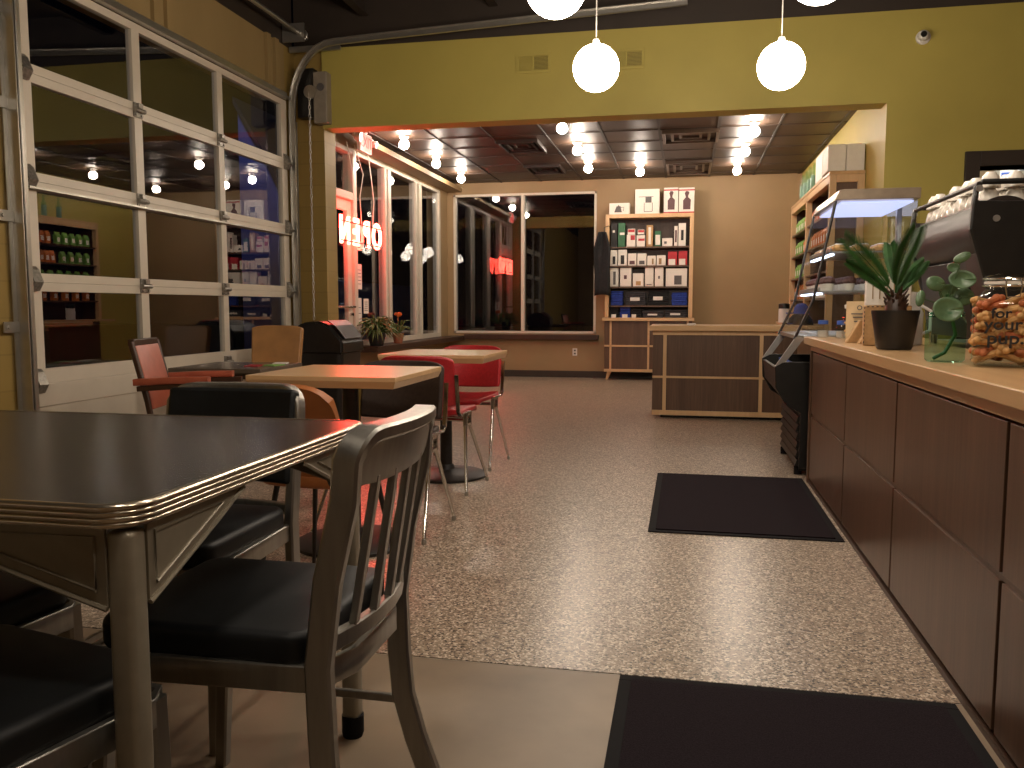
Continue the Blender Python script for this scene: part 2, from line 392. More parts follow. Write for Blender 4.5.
# door_2: entry door with transom at 7.76..8.84
d=sempty('door_2')
b=MB(); b.box(XW-.1,XW+.02,7.76,7.82,0,2.77); b.box(XW-.1,XW+.02,8.78,8.84,0,2.77); b.box(XW-.1,XW+.02,7.82,8.78,2.22,2.30); b.box(XW-.1,XW+.02,7.82,8.78,2.72,2.77)
b.obj('door_frame','alu',d,bev=.003)
b=MB(); b.box(XW-.05,XW-.045,7.82,8.78,2.30,2.72); b.obj('transom_pane','glass',d)
b=MB(); b.box(XW-.06,XW-.01,7.83,7.93,.01,2.21); b.box(XW-.06,XW-.01,8.66,8.77,.01,2.21); b.box(XW-.06,XW-.01,7.93,8.66,.01,.26); b.box(XW-.06,XW-.01,7.93,8.66,2.10,2.21)
b.obj('door_leaf','alu',d,bev=.004)
b=MB(); b.box(XW-.04,XW-.035,7.93,8.66,.26,2.10); b.obj('pane','glass',d)
b=MB(); b.tube([(XW-.01,7.9,1.06),(XW+.05,7.9,1.06),(XW+.05,8.7,1.06),(XW-.01,8.7,1.06)],.012); b.obj('push_bar','chrome',d,smooth=True)
b=MB(); b.cyl((XW-.015,8.715,.98),(XW+.02,8.715,.98),.02); b.obj('lock_cylinder','chrome',d,smooth=True)
# front-room left wall and garage door opening 4.05..7.27, to z 2.95
b=MB(); b.box(XW-.25,XW-.02,-3.6,4.03,0,3.43); b.box(XW-.05,XW-.02,7.28,YH+.03,0,3.43); struct(b.obj('wall_left','block'))
b=MB(); b.box(XW-.25,XW-.02,4.03,7.28,2.95,3.43)
for y in (4.55,5.35,5.50,6.95,7.1): b.box(XW-.02,XW+.01,y-.035,y+.035,2.99,3.43)
struct(b.obj('wall_left','upper'))
b=MB(); b.box(XW-.25,XW-.02,-3.6,YH,3.43,3.9); struct(b.obj('wall_left','darkpaint'))
b=MB(); b.box(-4.0,3.6,-3.8,-3.6,0,3.9); struct(b.obj('wall_behind','tan'))
b=MB(); b.box(3.6,3.8,-3.8,YH+.22,0,3.9); b.box(3.6,3.8,YH+.22,9.6,0,3.0); struct(b.obj('wall_right','tan'))
# garage door (door_1)
d=sempty('door_1')
ys=[4.06,5.04,6.06,7.06,7.26]
st=[(4.06,4.17),(5.07,5.15),(6.10,6.175),(7.155,7.26)]
secs=[0.02,.62,1.20,1.765,2.36,2.93]
for i in range(5):
    z0,z1=secs[i]+.0006,secs[i+1]-.0006
    b=MB()
    if i==0:
        b.box(XW-.05,XW,4.06,7.26,z0,z1); b.box(XW,XW+.008,4.06,7.26,z1-.13,z1); b.box(XW,XW+.008,4.06,7.26,z0,z0+.10)
        b.obj('bottom_panel','alu',d,bev=.003); continue
    lo=.085 if i==1 else .05; hi=.05
    b.box(XW-.045,XW,4.06,7.26,z0,z0+lo); b.box(XW-.045,XW,4.06,7.26,z1-hi,z1)
    for a,c in st: b.box(XW-.045,XW,a,c,z0+lo,z1-hi)
    b.obj('section_frame','alu',d,bev=.001)
    for (a,c),(e,g) in zip(st,st[1:]):
        b=MB(); b.box(XW-.026,XW-.022,c,e,z0+lo,z1-hi); b.obj('pane','glass',d)
b=MB(); b.box(XW,XW+.045,4.07,7.25,1.716,1.728); b.obj('strut','galv',d)
for zc in secs[1:-1]:
    for y in (5.10,6.12):
        b=MB(); b.box(XW,XW+.012,y-.045,y+.045,zc-.045,zc+.05,bev=.003); b.cyl((XW+.022,y-.05,zc),(XW+.022,y+.05,zc),.015,seg=12); b.box(XW+.01,XW+.032,y-.022,y+.022,zc+.015,zc+.045); b.cyl((XW+.012,y-.03,zc-.03),(XW+.02,y-.03,zc-.03),.009,seg=6); b.cyl((XW+.012,y+.03,zc-.03),(XW+.02,y+.03,zc-.03),.009,seg=6)
        b.obj('hinge',M['hingemetal'],d)
    for y,s in ((4.10,-1),(7.22,1)):
        b=MB(); b.prism([(XW,zc-.05),(XW+.02,zc-.05),(XW+.05,zc),(XW+.02,zc+.07),(XW,zc+.09)],'y',y-.035,y+.035); b.cyl((XW+.035,y,zc),(XW+.035,y+.11*s,zc),.008,seg=8); b.cyl((XW+.035,y+.085*s,zc),(XW+.035,y+.105*s,zc),.022,seg=12)
        b.obj('roller_hinge',M['hingemetal'],d,bev=.001)
b=MB(); b.box(XW,XW+.05,4.06,7.26,2.935,2.955); b.box(XW,XW+.012,4.06,7.26,2.955,3.0); b.obj('header_seal','galv',d)
# tracks
def track(name,y,label,s):
    t=thing(name,label,'track')
    pts=[(XW+.045,y,.0),(XW+.045,y,2.84)]
    for k in range(1,9):
        a=PI/2*k/8; pts.append((XW+.045+.42*(1-math.cos(a)),y,2.86+.57*math.sin(a)))
    x1=pts[-1][0]
    pts+= [(x1+.3,y,3.445),(-1.5,y,3.50),(-.03,y,3.56)]
    b=MB()
    # C-channel: web + two lips
    b.tube(pts,1,flat=(.003,.030),up=(0,1,0) if False else None) if False else None
    for off,fl in ((0,(.003,.028)),):
        P2=[Vector(p) for p in pts]
        b.tube(P2,1,flat=(.026,.003),up=(0,1,0))
        # lips
        n=[]
        for i,p in enumerate(P2):
            d_=(P2[min(i+1,len(P2)-1)]-P2[max(i-1,0)]).normalized(); n.append(d_.cross(Vector((0,1,0))).normalized())
        b.tube([p+q*.026-Vector((0,.012*s,0)) for p,q in zip(P2,n)],1,flat=(.003,.014),up=(0,1,0))
        b.tube([p-q*.026-Vector((0,.012*s,0)) for p,q in zip(P2,n)],1,flat=(.003,.014),up=(0,1,0))
    b.obj('rail','galv',t,smooth=True,angle=30)
    b=MB(); ya,yb=(y-.05,y-.02) if s<0 else (y+.02,y+.05)
    b.box(XW,XW+.075,y+.022*s-.003,y+.022*s+.003,0,2.75); b.box(XW,XW+.006,min(y+.02*s,y+.05*s),max(y+.02*s,y+.05*s),0,2.75)
    b.obj('angle_iron','galv',t)
    for z in (.35,.95,1.55,2.15,2.65):
        b=MB(); b.box(XW+.006,XW+.016,min(y+.01*s,y+.13*s),max(y+.01*s,y+.13*s),z-.03,z+.03); b.cyl((XW+.016,y+.10*s,z),(XW+.026,y+.10*s,z),.012,seg=6); b.obj('wall_bracket','galv',t,bev=.002)
    return t
track('door_track',7.30,'far curved galvanised steel track running from garage door across to the ceiling',1)
track('door_track',4.00,'near galvanised steel vertical track at left edge of the garage door',-1)
# horizontal angle bar to drum + torsion tube
t=thing('torsion_shaft','steel torsion shaft with drums above the garage door','door hardware',(0,0,0))
b=MB(); b.cyl((XW+.14,3.9,3.52),(XW+.14,7.42,3.52),.02); b.obj('shaft','galv',t,smooth=True)
for y in (3.98,7.30):
    b=MB(); b.lathe([(0,-.035),(.055,-.035),(.055,-.025),(.045,-.02),(.045,.02),(.055,.025),(.055,.035),(0,.035)],(XW+.14,y,3.52),20,'y'); b.obj('drum','galv',t,smooth=True)
b=MB(); b.lathe([(.02,-.5),(.045,-.5)]+[(.045+.004*(k%2),-.5+k*.012) for k in range(84)]+[(.02,.51)],(XW+.14,5.6,3.52),14,'y'); b.obj('spring','blackmetal',t)
b=MB(); b.box(XW-.01,XW+.20,7.24,7.26,3.44,3.60); b.obj('end_plate','galv',t)
b=MB(); b.box(XW-.01,XW+.20,3.93,3.945,3.44,3.60); b.obj('end_plate','galv',t)
b=MB(); b.box(XW-.02,.4-.6,7.33,7.36,3.30,3.335) if False else b.box(XW,-3.1,7.345,7.37,3.38,3.41); b.box(XW,-3.1,7.345,7.35,3.41,3.43); b.obj('support_arm','galv',t)
# chain hoist / operator box
t=thing('door_operator','grey metal chain hoist operator box beside top of garage door','operator box',(0,0,0))
b=MB(); b.box(-3.54,-3.38,7.37,7.478,2.80,3.24); b.obj('gear_plate','black',t,bev=.005)
b=MB(); b.box(-3.375,-3.24,7.35,7.478,2.74,3.20); b.obj('housing',plain('grey_box',(.26,.22,.17),.45),t,bev=.01)
b=MB(); b.lathe([(0,0),(.035,0),(.035,.008),(0,.008)],(-3.30,7.342,3.06),20,'y'); b.obj('dial','greyink',t)
b=MB(); b.lathe([(0,-.012),(.06,-.012),(.045,0),(.06,.012),(0,.012)],(-3.40,7.345,3.02),20,'y'); b.obj('chain_wheel','galv',t,smooth=True)
b=MB()
for sx in (-.05,.045):
    for k in range(52):
        z=3.0-k*.04
        if sx<0: b.tube([(-3.355+sx+.009*math.cos(a)*(k%2),7.335+.009*math.cos(a)*((k+1)%2),z+.024*math.sin(a)) for a in [PI/4*j for j in range(8)]],.003,seg=4,closed=True)
b.obj('pull_chain','galv',t)
# pass-through door_3
d=sempty('door_3')
b=MB(); b.box(2.17,2.28,YH-.03,YH+.25,0,2.297); b.box(2.28,3.2,YH-.03,YH+.25,2.18,2.297); b.box(3.2,3.31,YH-.03,YH+.25,0,2.297); b.obj('door_frame','darkpaint',d,bev=.004)
b=MB(); b.box(1.77,3.6,9.6,9.7,0,3.0); struct(b.obj('wall_kitchen','tan'))
b=MB(); b.box(1.77,3.6,YH+.22,9.7,2.9,3.0); struct(b.obj('ceiling','darkpaint'))
t=thing('storage_rack','steel wire storage rack seen through dark framed doorway','rack',(0,0,0))
b=MB()
for x in (2.30,3.5):
    for y in (8.85,9.25): b.cyl((x,y,0),(x,y,2.35),.015,seg=8)
b.obj('post','chrome',t,smooth=True)
for z in (1.2,1.7,2.12):
    b=MB(); b.box(2.28,3.52,8.83,9.27,z-.02,z); b.obj('shelf','steelgrey',t)
b=MB(); b.box(2.90,3.03,8.87,9.05,2.122,2.37,bev=.004); o=b.obj('storage_box','paper'); tag(o,'white and blue carton on rack through the doorway','box')
b=MB(); b.box(2.91,3.02,8.864,8.869,2.24,2.33); b.obj('printed_band','bluecap',o)
b=MB(); b.box(3.05,3.45,8.87,9.2,2.122,2.36,bev=.02); tag(b.obj('storage_bin','steelgrey'),'pale grey tub on rack through the doorway','tub')
# exterior
b=MB(); b.box(-40,-4.0,-10,50,-.12,-.1); b.box(-4,10,12.8,50,-.12,-.1); struct(b.obj('ground','asphalt'))
t=thing('blue_light_prop','added blue building wall outside seen through far garage panes','prop',(0,0,0))  # added shape standing in for the blue light in the far panes
b=MB(); b.prism([(-9.0,-.1),(-7.25,-.1),(-7.25,1.6),(-8.35,3.9),(-9.0,5.1)],'y',16,22); b.obj('prop_body','bluelight',t)
b=MB(); b.prism([(-9.05,5.15),(-8.35,3.93),(-7.25,1.62),(-7.15,1.62),(-8.27,3.98),(-9.05,5.3)],'y',15.9,22.1); b.obj('prop_cap','asphalt',t)
# ================================================================== LIGHTS
# pendants
def pendant_proto():
    t=thing('globe_pendant','','pendant lamp')
    b=MB(); b.sphere((0,0,0),.138,u=36,v=24); b.obj('globe','globe',t,smooth=True,angle=0)
    b=MB(); b.lathe([(0,.165),(.018,.165),(.024,.14),(.026,.128),(0,.128)]); b.obj('fitter','white',t,smooth=True)
    b=MB(); b.cyl((0,0,.16),(0,0,1.20),.0035,seg=8); b.obj('cord','opalwhite',t)
    b=MB(); b.lathe([(0,1.205),(.06,1.205),(.06,1.185),(.03,1.155),(0,1.155)]); b.obj('ceiling_cup','white',t,smooth=True)
    return t
P0=pendant_proto()
pend=[(-.552,5.172,'lit white globe pendant hanging left of centre, full globe and cord visible'),
(.53,5.352,'lit white globe pendant hanging right of centre in front of yellow wall'),
(-.593,3.847,'lit white globe pendant cut by top edge, left one of the nearer pair'),
(.535,3.90,'lit white globe pendant barely showing at top edge, right one of the nearer pair'),
(-.57,2.3,None),(.57,2.3,None),(-.57,.8,None),(.57,.8,None)]
for i,(x,y,l) in enumerate(pend):
    o=P0 if i==0 else dup(P0,(0,0,0))
    o.location=(x,y,2.487); o['group']='round globe pendants'
    o['label']=l or 'lit white globe pendant behind the photographer in the same rows'
# the hanging height leaves ceiling cup touching beams: ceiling 3.6
# ceiling bulbs
def bulb_proto():
    t=thing('ceiling_bulb','','ceiling light')
    b=MB(); b.lathe([(0,.0),(.055,0),(.055,-.012),(.035,-.03),(.03,-.05),(0,-.05)]); b.obj('lampholder','white',t,smooth=True)
    b=MB(); b.sphere((0,0,-.095),.055,sc=(1,1,.95)); b.obj('bulb','bulb',t,smooth=True,angle=0)
    return t
B0=bulb_proto()
bl=[(-3.06,8.97,'bare round bulb on dark ceiling, nearest of the left row by exit sign'),(-3.07,10.22,'bare round bulb on dark ceiling, middle of the left row'),(-3.09,11.48,'bare round bulb on dark ceiling, farthest of the left row near the corner'),
(-1.24,8.49,'bare round bulb on dark ceiling, nearest of the middle row under yellow beam'),(-1.24,9.70,'bare round bulb on dark ceiling, second in the middle row'),(-1.26,10.98,'bare round bulb on dark ceiling, farthest of the middle row'),
(-.62,11.37,'bare round bulb on dark ceiling standing alone above the boxes shelf'),
(.65,9.03,'bare round bulb on dark ceiling, nearest of the right row'),(.636,10.16,'bare round bulb on dark ceiling, middle of the right row'),(.63,11.54,'bare round bulb on dark ceiling, farthest of the right row by back wall')]
for i,(x,y,l) in enumerate(bl):
    o=B0 if i==0 else dup(B0,(0,0,0)); o.location=(x,y,2.93); o['label']=l; o['group']='bare bulbs on the dark ceiling'
# ceiling vents
def cvent(x0,x1,y0,y1,label,fmat,louv):
    t=thing('ceiling_vent',label,'air vent',((x0+x1)/2,(y0+y1)/2,2.93),0,'square ceiling air vents')
    w=(x1-x0)/2; h=(y1-y0)/2
    for k in range(3):
        s=1-.3*k; b=MB(); z0=-.012-.010*(2-k); 
        b.box(-w*s,w*s,-h*s,-h*s+.03,z0-.008,0); b.box(-w*s,w*s,h*s-.03,h*s,z0-.008,0); b.box(-w*s,-w*s+.03,-h*s+.03,h*s-.03,z0-.008,0); b.box(w*s-.03,w*s,-h*s+.03,h*s-.03,z0-.008,0)
        b.obj('louvre_ring',fmat,t,bev=.003)
M['ventbrown']=plain('brown_vent_metal',(.075,.05,.035),.3,metal=.3); M['ventdark']=plain('dark_vent_metal',(.022,.014,.012),.4)
cvent(-.28,.32,9.24,9.84,'brown louvred ceiling vent, nearer of the two at right','ventbrown',1)
cvent(-.28,.30,11.15,12.15,'brown louvred ceiling vent, farther of the two at right','ventbrown',1)
cvent(-2.13,-1.65,9.40,10.05,'dark louvred ceiling vent, nearer of the two at left','ventdark',0)
cvent(-2.13,-1.65,11.1,11.7,'dark louvred ceiling vent, farther of the two at left','ventdark',0)
# header grilles
def grille(x0,x1,z0,z1,label):
    t=thing('wall_vent',label,'air vent',(0,YH,0),0,'yellow painted wall vents')
    b=MB(); f=.025
    b.box(x0,x1,-.012,0,z0,z0+f); b.box(x0,x1,-.012,0,z1-f,z1); b.box(x0,x0+f,-.012,0,z0+f,z1-f); b.box(x1-f,x1,-.012,0,z0+f,z1-f); xm=(x0+x1)/2; b.box(xm-.008,xm+.008,-.012,0,z0+f,z1-f)
    b.obj('frame','header',t,bev=.002)
    b=MB(); n=11
    for k in range(n):
        z=z0+f+(z1-z0-2*f)*(k+.5)/n; b.box(x0+f,x1-f,-.010,-.002,z-.003,z+.003)
    b.obj('slat','header',t)
    b=MB(); b.box(xm,x1-f,-.0015,-.0005,z0+f,z1-f); b.obj('backing','black',t)
grille(-1.50,-1.19,3.10,3.27,'yellow painted wall grille left of the left globe pendant')
grille(-.69,-.38,3.09,3.26,'yellow painted wall grille partly behind the left globe pendant')
# security camera
t=thing('security_camera','small white dome security camera high on yellow wall','camera',(1.82,YH,3.205))
b=MB(); b.lathe([(0,0),(.055,0),(.055,-.015),(.03,-.03),(0,-.03)],(0,0,0),24,'y'); 
b.obj('mount','white',t,smooth=True); 
for c in t.children: c.rotation_euler=(0,0,0)
b=MB(); b.sphere((-.012,-.06,0),.042,u=20,v=14); b.obj('housing','white',t,smooth=True,angle=0)
b=MB(); b.lathe([(0,0),(.024,0),(.022,-.01),(0,-.012)],(-.018,-.098,0),18,'y'); b.obj('lens','black',t,smooth=True)
t.children[0].location=(0,-.0,0)
# exit sign
t=thing('exit_sign','lit red exit sign with two emergency lamp heads above the entry door','exit sign',(-3.42,8.71,2.815))
b=MB(); b.box(-.02,.02,-.17,.17,-.10,.10,bev=.006); b.obj('housing','white',t)
b=MB(); b.box(.0205,.024,-.16,.16,-.09,.09); b.obj('face','exitpanel',t)
text('lettering','EXIT',.17,'exitletter',t,(.0245,0,0),cols=((0,1,0),(0,0,1),(1,0,0)),ext=.001)
b=MB(); b.cyl((0,-.24,.03),(.06,-.24,.02),.045,.05,20); b.box(-.015,.01,-.30,-.17,.02,.10); b.obj('lamp_head','white',t,smooth=True)
b=MB(); b.cyl((0,0,.1),(0,0,.115),.04,seg=16); b.obj('ceiling_mount','white',t)
b=MB(); b.cyl((0,.22,.03),(.06,.22,.02),.035,.04,20); b.box(-.015,.01,.17,.26,.02,.08); b.obj('lamp_head','white',t,smooth=True)
# neon sign
t=thing('neon_sign','red neon open sign hanging in the side window, seen from behind','neon sign',(-3.50,8.80,1.85))
for k,ch in enumerate('OPEN'):
    text('neon_letter',ch,.40,'neon',t,(0,.46-k*.31,0),cols=((0,-1,0),(0,0,1),(-1,0,0)),ext=0,bevel=.012,fill=False,xs=.88)
b=MB()
for z in (-.10,.10): b.box(.018,.026,-.62,.60,z-.006,z+.006)
b.obj('support_frame','black',t)
for y,kx in ((-.30,.03),(-.05,-.04),(.28,.05)):
    b=MB(); b.tube([(.02,y,.1),(.02,y+kx,.4),(.03,y-kx,.65),(.0,y+kx*.5-.1,.93)],.005,seg=6); b.obj('hanging_cord','opalwhite',t,smooth=True)
# outlet on the back wall
t=thing('wall_outlet','small white wall outlet under the back window right end','outlet',(-1.62,YB,.385))
b=MB(); b.box(-.035,.035,-.008,0,-.055,.055,bev=.003); b.obj('cover_plate','white',t)
b=MB(); b.box(-.015,.015,-.010,-.008,.01,.035); b.box(-.015,.015,-.010,-.008,-.035,-.01); b.obj('socket','greyink',t)
# ================================================================== MATS
def mat_(x0,x1,y0,y1,label):
    t=thing('floor_mat',label,'mat',((x0+x1)/2,(y0+y1)/2,0)); w=(x1-x0)/2; h=(y1-y0)/2
    b=MB(); b.box(-w+.035,w-.035,-h+.035,h-.035,.001,.011); b.obj('carpet','mat',t)
    b=MB(); b.box(-w,w,-h,-h+.035,.001,.006); b.box(-w,w,h-.035,h,.001,.006); b.box(-w,-w+.035,-h+.035,h-.035,.001,.006); b.box(w-.035,w,-h+.035,h-.035,.001,.006); b.obj('rubber_border','rubber',t,bev=.002)
mat_(-.155,.725,3.93,5.36,'black carpet mat on the floor halfway along the counter')
mat_(-.165,.725,.95,2.345,'black carpet mat nearest the camera at the bottom edge')
# ================================================================== COUNTER
for i,(y0,y1,lab) in enumerate([(4.19,5.25,'walnut counter cabinet farthest along, next to the pastry case'),(3.22,4.17,'walnut counter cabinet below the potted palm, second from far end'),(2.16,3.20,'walnut counter cabinet below the biscuit jar, third from far end'),(1.10,2.14,'walnut counter cabinet nearest camera at the right edge'),(-.2,1.08,'walnut counter cabinet beside the photographer outside the frame')]):
    t=thing('counter_cabinet',lab,'cabinet',(.75,(y0+y1)/2,0),0,'walnut cabinets under the long worktop'); h=(y1-y0)/2
    b=MB(); b.box(.02,.60,-h-.009,h+.009,.0,.80); b.obj('body','darkwood',t)
    b=MB(); b.box(0,.02,-h,h,.425,.79); b.obj('upper_panel','walnut',t,bev=.0015)
    b=MB(); b.box(0,.02,-h,h,.03,.405); b.obj('lower_panel','walnut',t,bev=.0015)
    b=MB(); b.box(.008,.02,-h-.01,h+.01,.4055,.4245); b.obj('rail','walnut',t)
    b=MB(); b.box(-.006,.02,-h-.01,h+.01,0,.018); b.obj('base_strip','darkwood',t)
b=MB(); b.box(.74,1.36,5.262,5.30,0,.80); tag(b.obj('counter_end_panel','walnut',bev=.002),'walnut end panel closing far end of the long counter','panel')
t=thing('worktop','long maple worktop running the length of the counter','worktop',(0,0,0))
b=MB(); b.box(.715,1.38,-.2,5.40,.835,.88); b.obj('top','maple',t,bev=.004)
b=MB(); b.box(.742,1.36,-.2,5.30,.80,.834); b.obj('apron_strip','maple',t,bev=.002)
# island / return counter
t=thing('return_counter','low walnut counter with maple battens in front of the back wall','counter',(0,0,0))
b=MB(); b.box(-.30,1.02,8.12,8.75,.07,.835); b.obj('body','walnut',t,bev=.003)
b=MB(); b.box(-.33,1.05,8.06,8.80,.835,.885); b.obj('top','maplex',t,bev=.005)
b=MB(); b.box(-.30,1.02,8.103,8.12,.795,.834); b.box(-.30,1.02,8.108,8.12,.385,.405); b.box(-.30,1.02,8.103,8.12,.03,.075)
for x in (-.185,.70): b.box(x-.016,x+.016,8.10,8.12,.075,.795)
b.obj('batten','maplez',t)
b=MB(); b.box(-.22,.95,8.2,8.68,0,.07); b.obj('plinth','black',t)
b=MB(); b.box(-.30,-.10,8.09,8.11,.30,.31) if False else b.box(.02,.10,8.2,8.26,.886,.905,bev=.006); tag(b.obj('card_holder','white'),'small pale card holder on the low counter top','card holder')
# ================================================================== BACK SHELF UNIT (on the back wall)
def B(px,py,Y=12.28): return onY(px,py,Y)
t=thing('display_shelf','tall maple framed shelf unit with walnut base against the back wall','shelf unit',(0,0,0))
X0,X1=-1.15,.095
b=MB(); b.box(X0,X0+.055,12.25,YB-.013,.91,2.33); b.box(X1-.055,X1,12.25,YB-.013,.91,2.33); b.box(X0,X1,12.25,YB-.013,2.33,2.385); b.obj('frame','maplez',t,bev=.003)
b=MB(); b.box(X0+.055,X1-.055,YB-.03,YB-.013,.91,2.33); b.obj('back_panel','darkwood',t)
b=MB(); b.box(X0-.03,X1+.03,12.20,YB-.013,.86,.905); b.obj('ledge','maplex',t,bev=.003)
b=MB(); b.box(X0,X1,12.25,YB-.013,.16,.86); b.obj('base_cabinet','walnut',t,bev=.003)
b=MB()
for x in (X0+.09,X0+.635,X1-.06): b.box(x-.014,x+.014,12.235,12.25,.16,.86)
b.box(X0,X1,12.235,12.25,.485,.51); b.box(X0,X1,12.235,12.25,.12,.16); b.obj('batten','maplex',t)
for x,s in ((X0+.08,-1),(X1-.08,1)):
    for y in (12.27,12.48):
        b=MB(); b.prism([(x-.03,.16),(x+.03,.16),(x+.03*s*0+.05*s+.012,0),(x+.05*s-.012,0)],'y',y,y+.03); b.obj('leg','maplez',t)
shz=[]
for py in (246.5,265.5,286.5,305.5):
    z=B(650,py)[1]; shz.append(z)
    b=MB(); b.box(X0+.055,X1-.055,12.26,YB-.03,z-.02,z); b.obj('shelf','walnut',t)
    
def carton(px0,px1,pyt,zb,label,mat='paper',deep=.16,yf=12.28,group=None,name='product_box',cat='box',deco=None,bot=None):
    x0=B(px0,250,yf)[0]; x1=B(px1,250,yf)[0]-.004; zt=B((px0+px1)/2,pyt,yf)[1]
    t=thing(name,label,cat,((x0+x1)/2,yf,zb),0,group)
    w=(x1-x0)/2; h=zt-zb-.001; y1=min(deep,YB-.032-yf)
    b=MB(); b.box(-w,w,0,y1,.001,h,bev=.003,seg=1); b.obj('carton',mat,t)
    if deco: deco(t,w,h)
    return t
def d_rect(rx0,rx1,rz0,rz1,mat,nm='printed_picture'):
    def f(t,w,h):
        b=MB(); b.box(w*rx0,w*rx1,-.0025,-.0005,h*rz0,h*rz1); b.obj(nm,mat,t)
    return f
def d_kettle(t,w,h):
    b=MB(); b.prism([(-w*.5,h*.18),(w*.25,h*.18),(w*.12,h*.72),(-w*.28,h*.72)],'y',-.0025,-.0005); b.tube([(w*.1,-.0015,h*.6),(w*.45,-.0015,h*.62),(w*.38,-.0015,h*.3)],.004,seg=5); b.prism([(-w*.15,h*.72),(w*.0,h*.72),(-w*.07,h*.85)],'y',-.0025,-.0005); b.obj('printed_picture','greyink',t)
def d_brewer(t,w,h):
    b=MB(); b.box(-w*.15,w*.35,-.0025,-.0005,h*.45,h*.68); b.obj('printed_picture','greyink',t)
    b=MB(); 
    for x in (-w*.25,w*.42): b.box(x-.004,x+.004,-.0025,-.0005,h*.1,h*.45)
    b.box(-w*.7,w*.5,-.0025,-.0005,h*.68,h*.70); b.box(-w*.25,w*.42,-.0025,-.0005,h*.08,h*.1); b.obj('printed_outline','greyink',t)
def d_grinder(t,w,h):
    b=MB(); b.prism([(-w*.45,h*.14),(w*.5,h*.14),(w*.55,h*.52),(w*.2,h*.62),(w*.2,h*.68),(w*.35,h*.8),(w*.2,h*.86),(-w*.1,h*.86),(-w*.25,h*.78),(-w*.1,h*.62),(-w*.45,h*.5)],'y',-.0025,-.0005); b.obj('printed_picture',M['brownprint'],t)
    b=MB(); b.box(-w,w,-.0026,-.0004,h*.0,h*.05); b.box(-w,w,-.0026,-.0004,h*.88,h*.93); b.obj('printed_band','redprint',t)
M['brownprint']=plain('brown_print',(.10,.04,.045),.5)
zt=2.386
carton(608.8,629.3,203,zt,'white box with kettle drawing on top of the shelf, leftmost',deco=d_kettle)
carton(634.5,659,189,zt,'large plain white box with coffee maker drawing on shelf top',deco=d_brewer)
carton(663,677.6,187.5,zt,'white and red box with dark grinder picture, left of the pair',deco=d_grinder)
carton(678,693.7,187.5,zt,'white and red box with dark grinder picture, right of the pair',deco=d_grinder)
z=shz[0]+.001
def row(items,z,yf=12.285):
    for it in items:
        a,b_,top,mat,lab,dec=it[:6]
        carton(a,b_,top,z,lab,mat,.15,yf,deco=dec)
row([(611,617.5,223,'ink','black box with white dots at left end of the top shelf',d_rect(-.5,.2,.6,.7,'paper')),
(618,625,223,'greenbox','dark green box beside the black box on the top shelf',d_rect(-.5,.9,.5,.6,'paper')),
(626.6,635.5,234.5,'paper','low white and red box on the top shelf, left one',d_rect(-.1,.9,.55,.95,'redprint')),
(636.5,645.2,235,'paper','low white and red box on the top shelf, right one',d_rect(-.6,.9,.5,.7,'redprint')),
(646.2,653,225,'kraft','tall patterned tan box in the middle of the top shelf',d_rect(-.4,.4,.1,.9,'paper')),
(654.5,661,231,'greenbox','green box with cream label in the middle of the top shelf',d_rect(-.75,.75,.1,.75,'paper')),
(662,672.5,238,'paper','wide low white box on the top shelf',d_rect(-.6,-.1,.3,.6,'greyink')),
(674,677.6,226,'paper','narrow white box with dark band at right end of top shelf',d_rect(-.5,.5,.2,.8,'brownprint')),
(678.2,685.8,223,'paper','tall white cylinder carton at right end of the top shelf',d_rect(-.3,.4,.25,.7,'ink'))],z)
for a,c,top,l in ((627.5,635,228.7,'small red-topped white box stacked on the left low box'),(637.5,644.5,229.5,'small red-topped white box stacked on the right low box')):
    zb=B(640,234.5)[1]+.004; carton(a,c,top,zb,l,'paper',.1,12.29,deco=d_rect(-.9,.9,.4,.9,'redprint'))
z=shz[1]+.001
row([(610.2,617.6,250,'paper','white box with black grinder picture, left end of second shelf',d_rect(-.3,.5,.1,.6,'ink')),
(618.2,627.3,249.6,'paper','white box with black goblet picture on second shelf',d_rect(-.4,.4,.1,.65,'ink')),
(628,636.8,253.3,'paper','white box with brown bowl picture on second shelf, left one',d_rect(-.6,.6,.1,.4,'brownprint')),
(637.4,646.8,253.3,'paper','white box with dark bowl picture on second shelf, right one',d_rect(-.6,.6,.1,.4,'greyink')),
(647.4,656.2,255.6,'paper','lower white carton with pink mark on second shelf, left one',d_rect(.1,.5,.1,.7,'tan')),
(656.8,666,255.2,'paper','lower white carton with pink mark on second shelf, right one',d_rect(-.5,.1,.1,.7,'tan')),
(668,677.6,251.5,'redprint','red and white cup box on second shelf, left one',d_rect(-.85,.6,.02,.45,'paper')),
(678.6,687.6,251,'redprint','red and white cup box on second shelf, right end',d_rect(-.85,.6,.02,.45,'paper'))],z)
z=shz[2]+.001
row([(610.2,618.8,267.8,'paper','white carafe box at left end of third shelf',d_rect(-.2,.4,.1,.8,'greyink')),
(620.4,631.9,267.6,'paper','white dripper box with brown patch on third shelf',d_rect(-.3,.2,.4,.6,'brownprint')),
(633.2,644.2,273.2,'paper','shorter white box with tan cone picture on third shelf',d_rect(-.4,.5,.1,.4,'kraft')),
(645.4,654.1,267.4,'paper','narrow white carafe box left of the pair, third shelf',d_rect(-.6,.6,.08,.12,'greyink')),
(655.2,664,267.2,'paper','narrow white carafe box right of the pair, third shelf',d_rect(-.2,.2,.4,.55,'greyink')),
(666.2,687.8,268.2,'paper','wide pinkish white glass set box at right end of third shelf',d_rect(-.2,.5,.1,.6,'greyink'))],z)
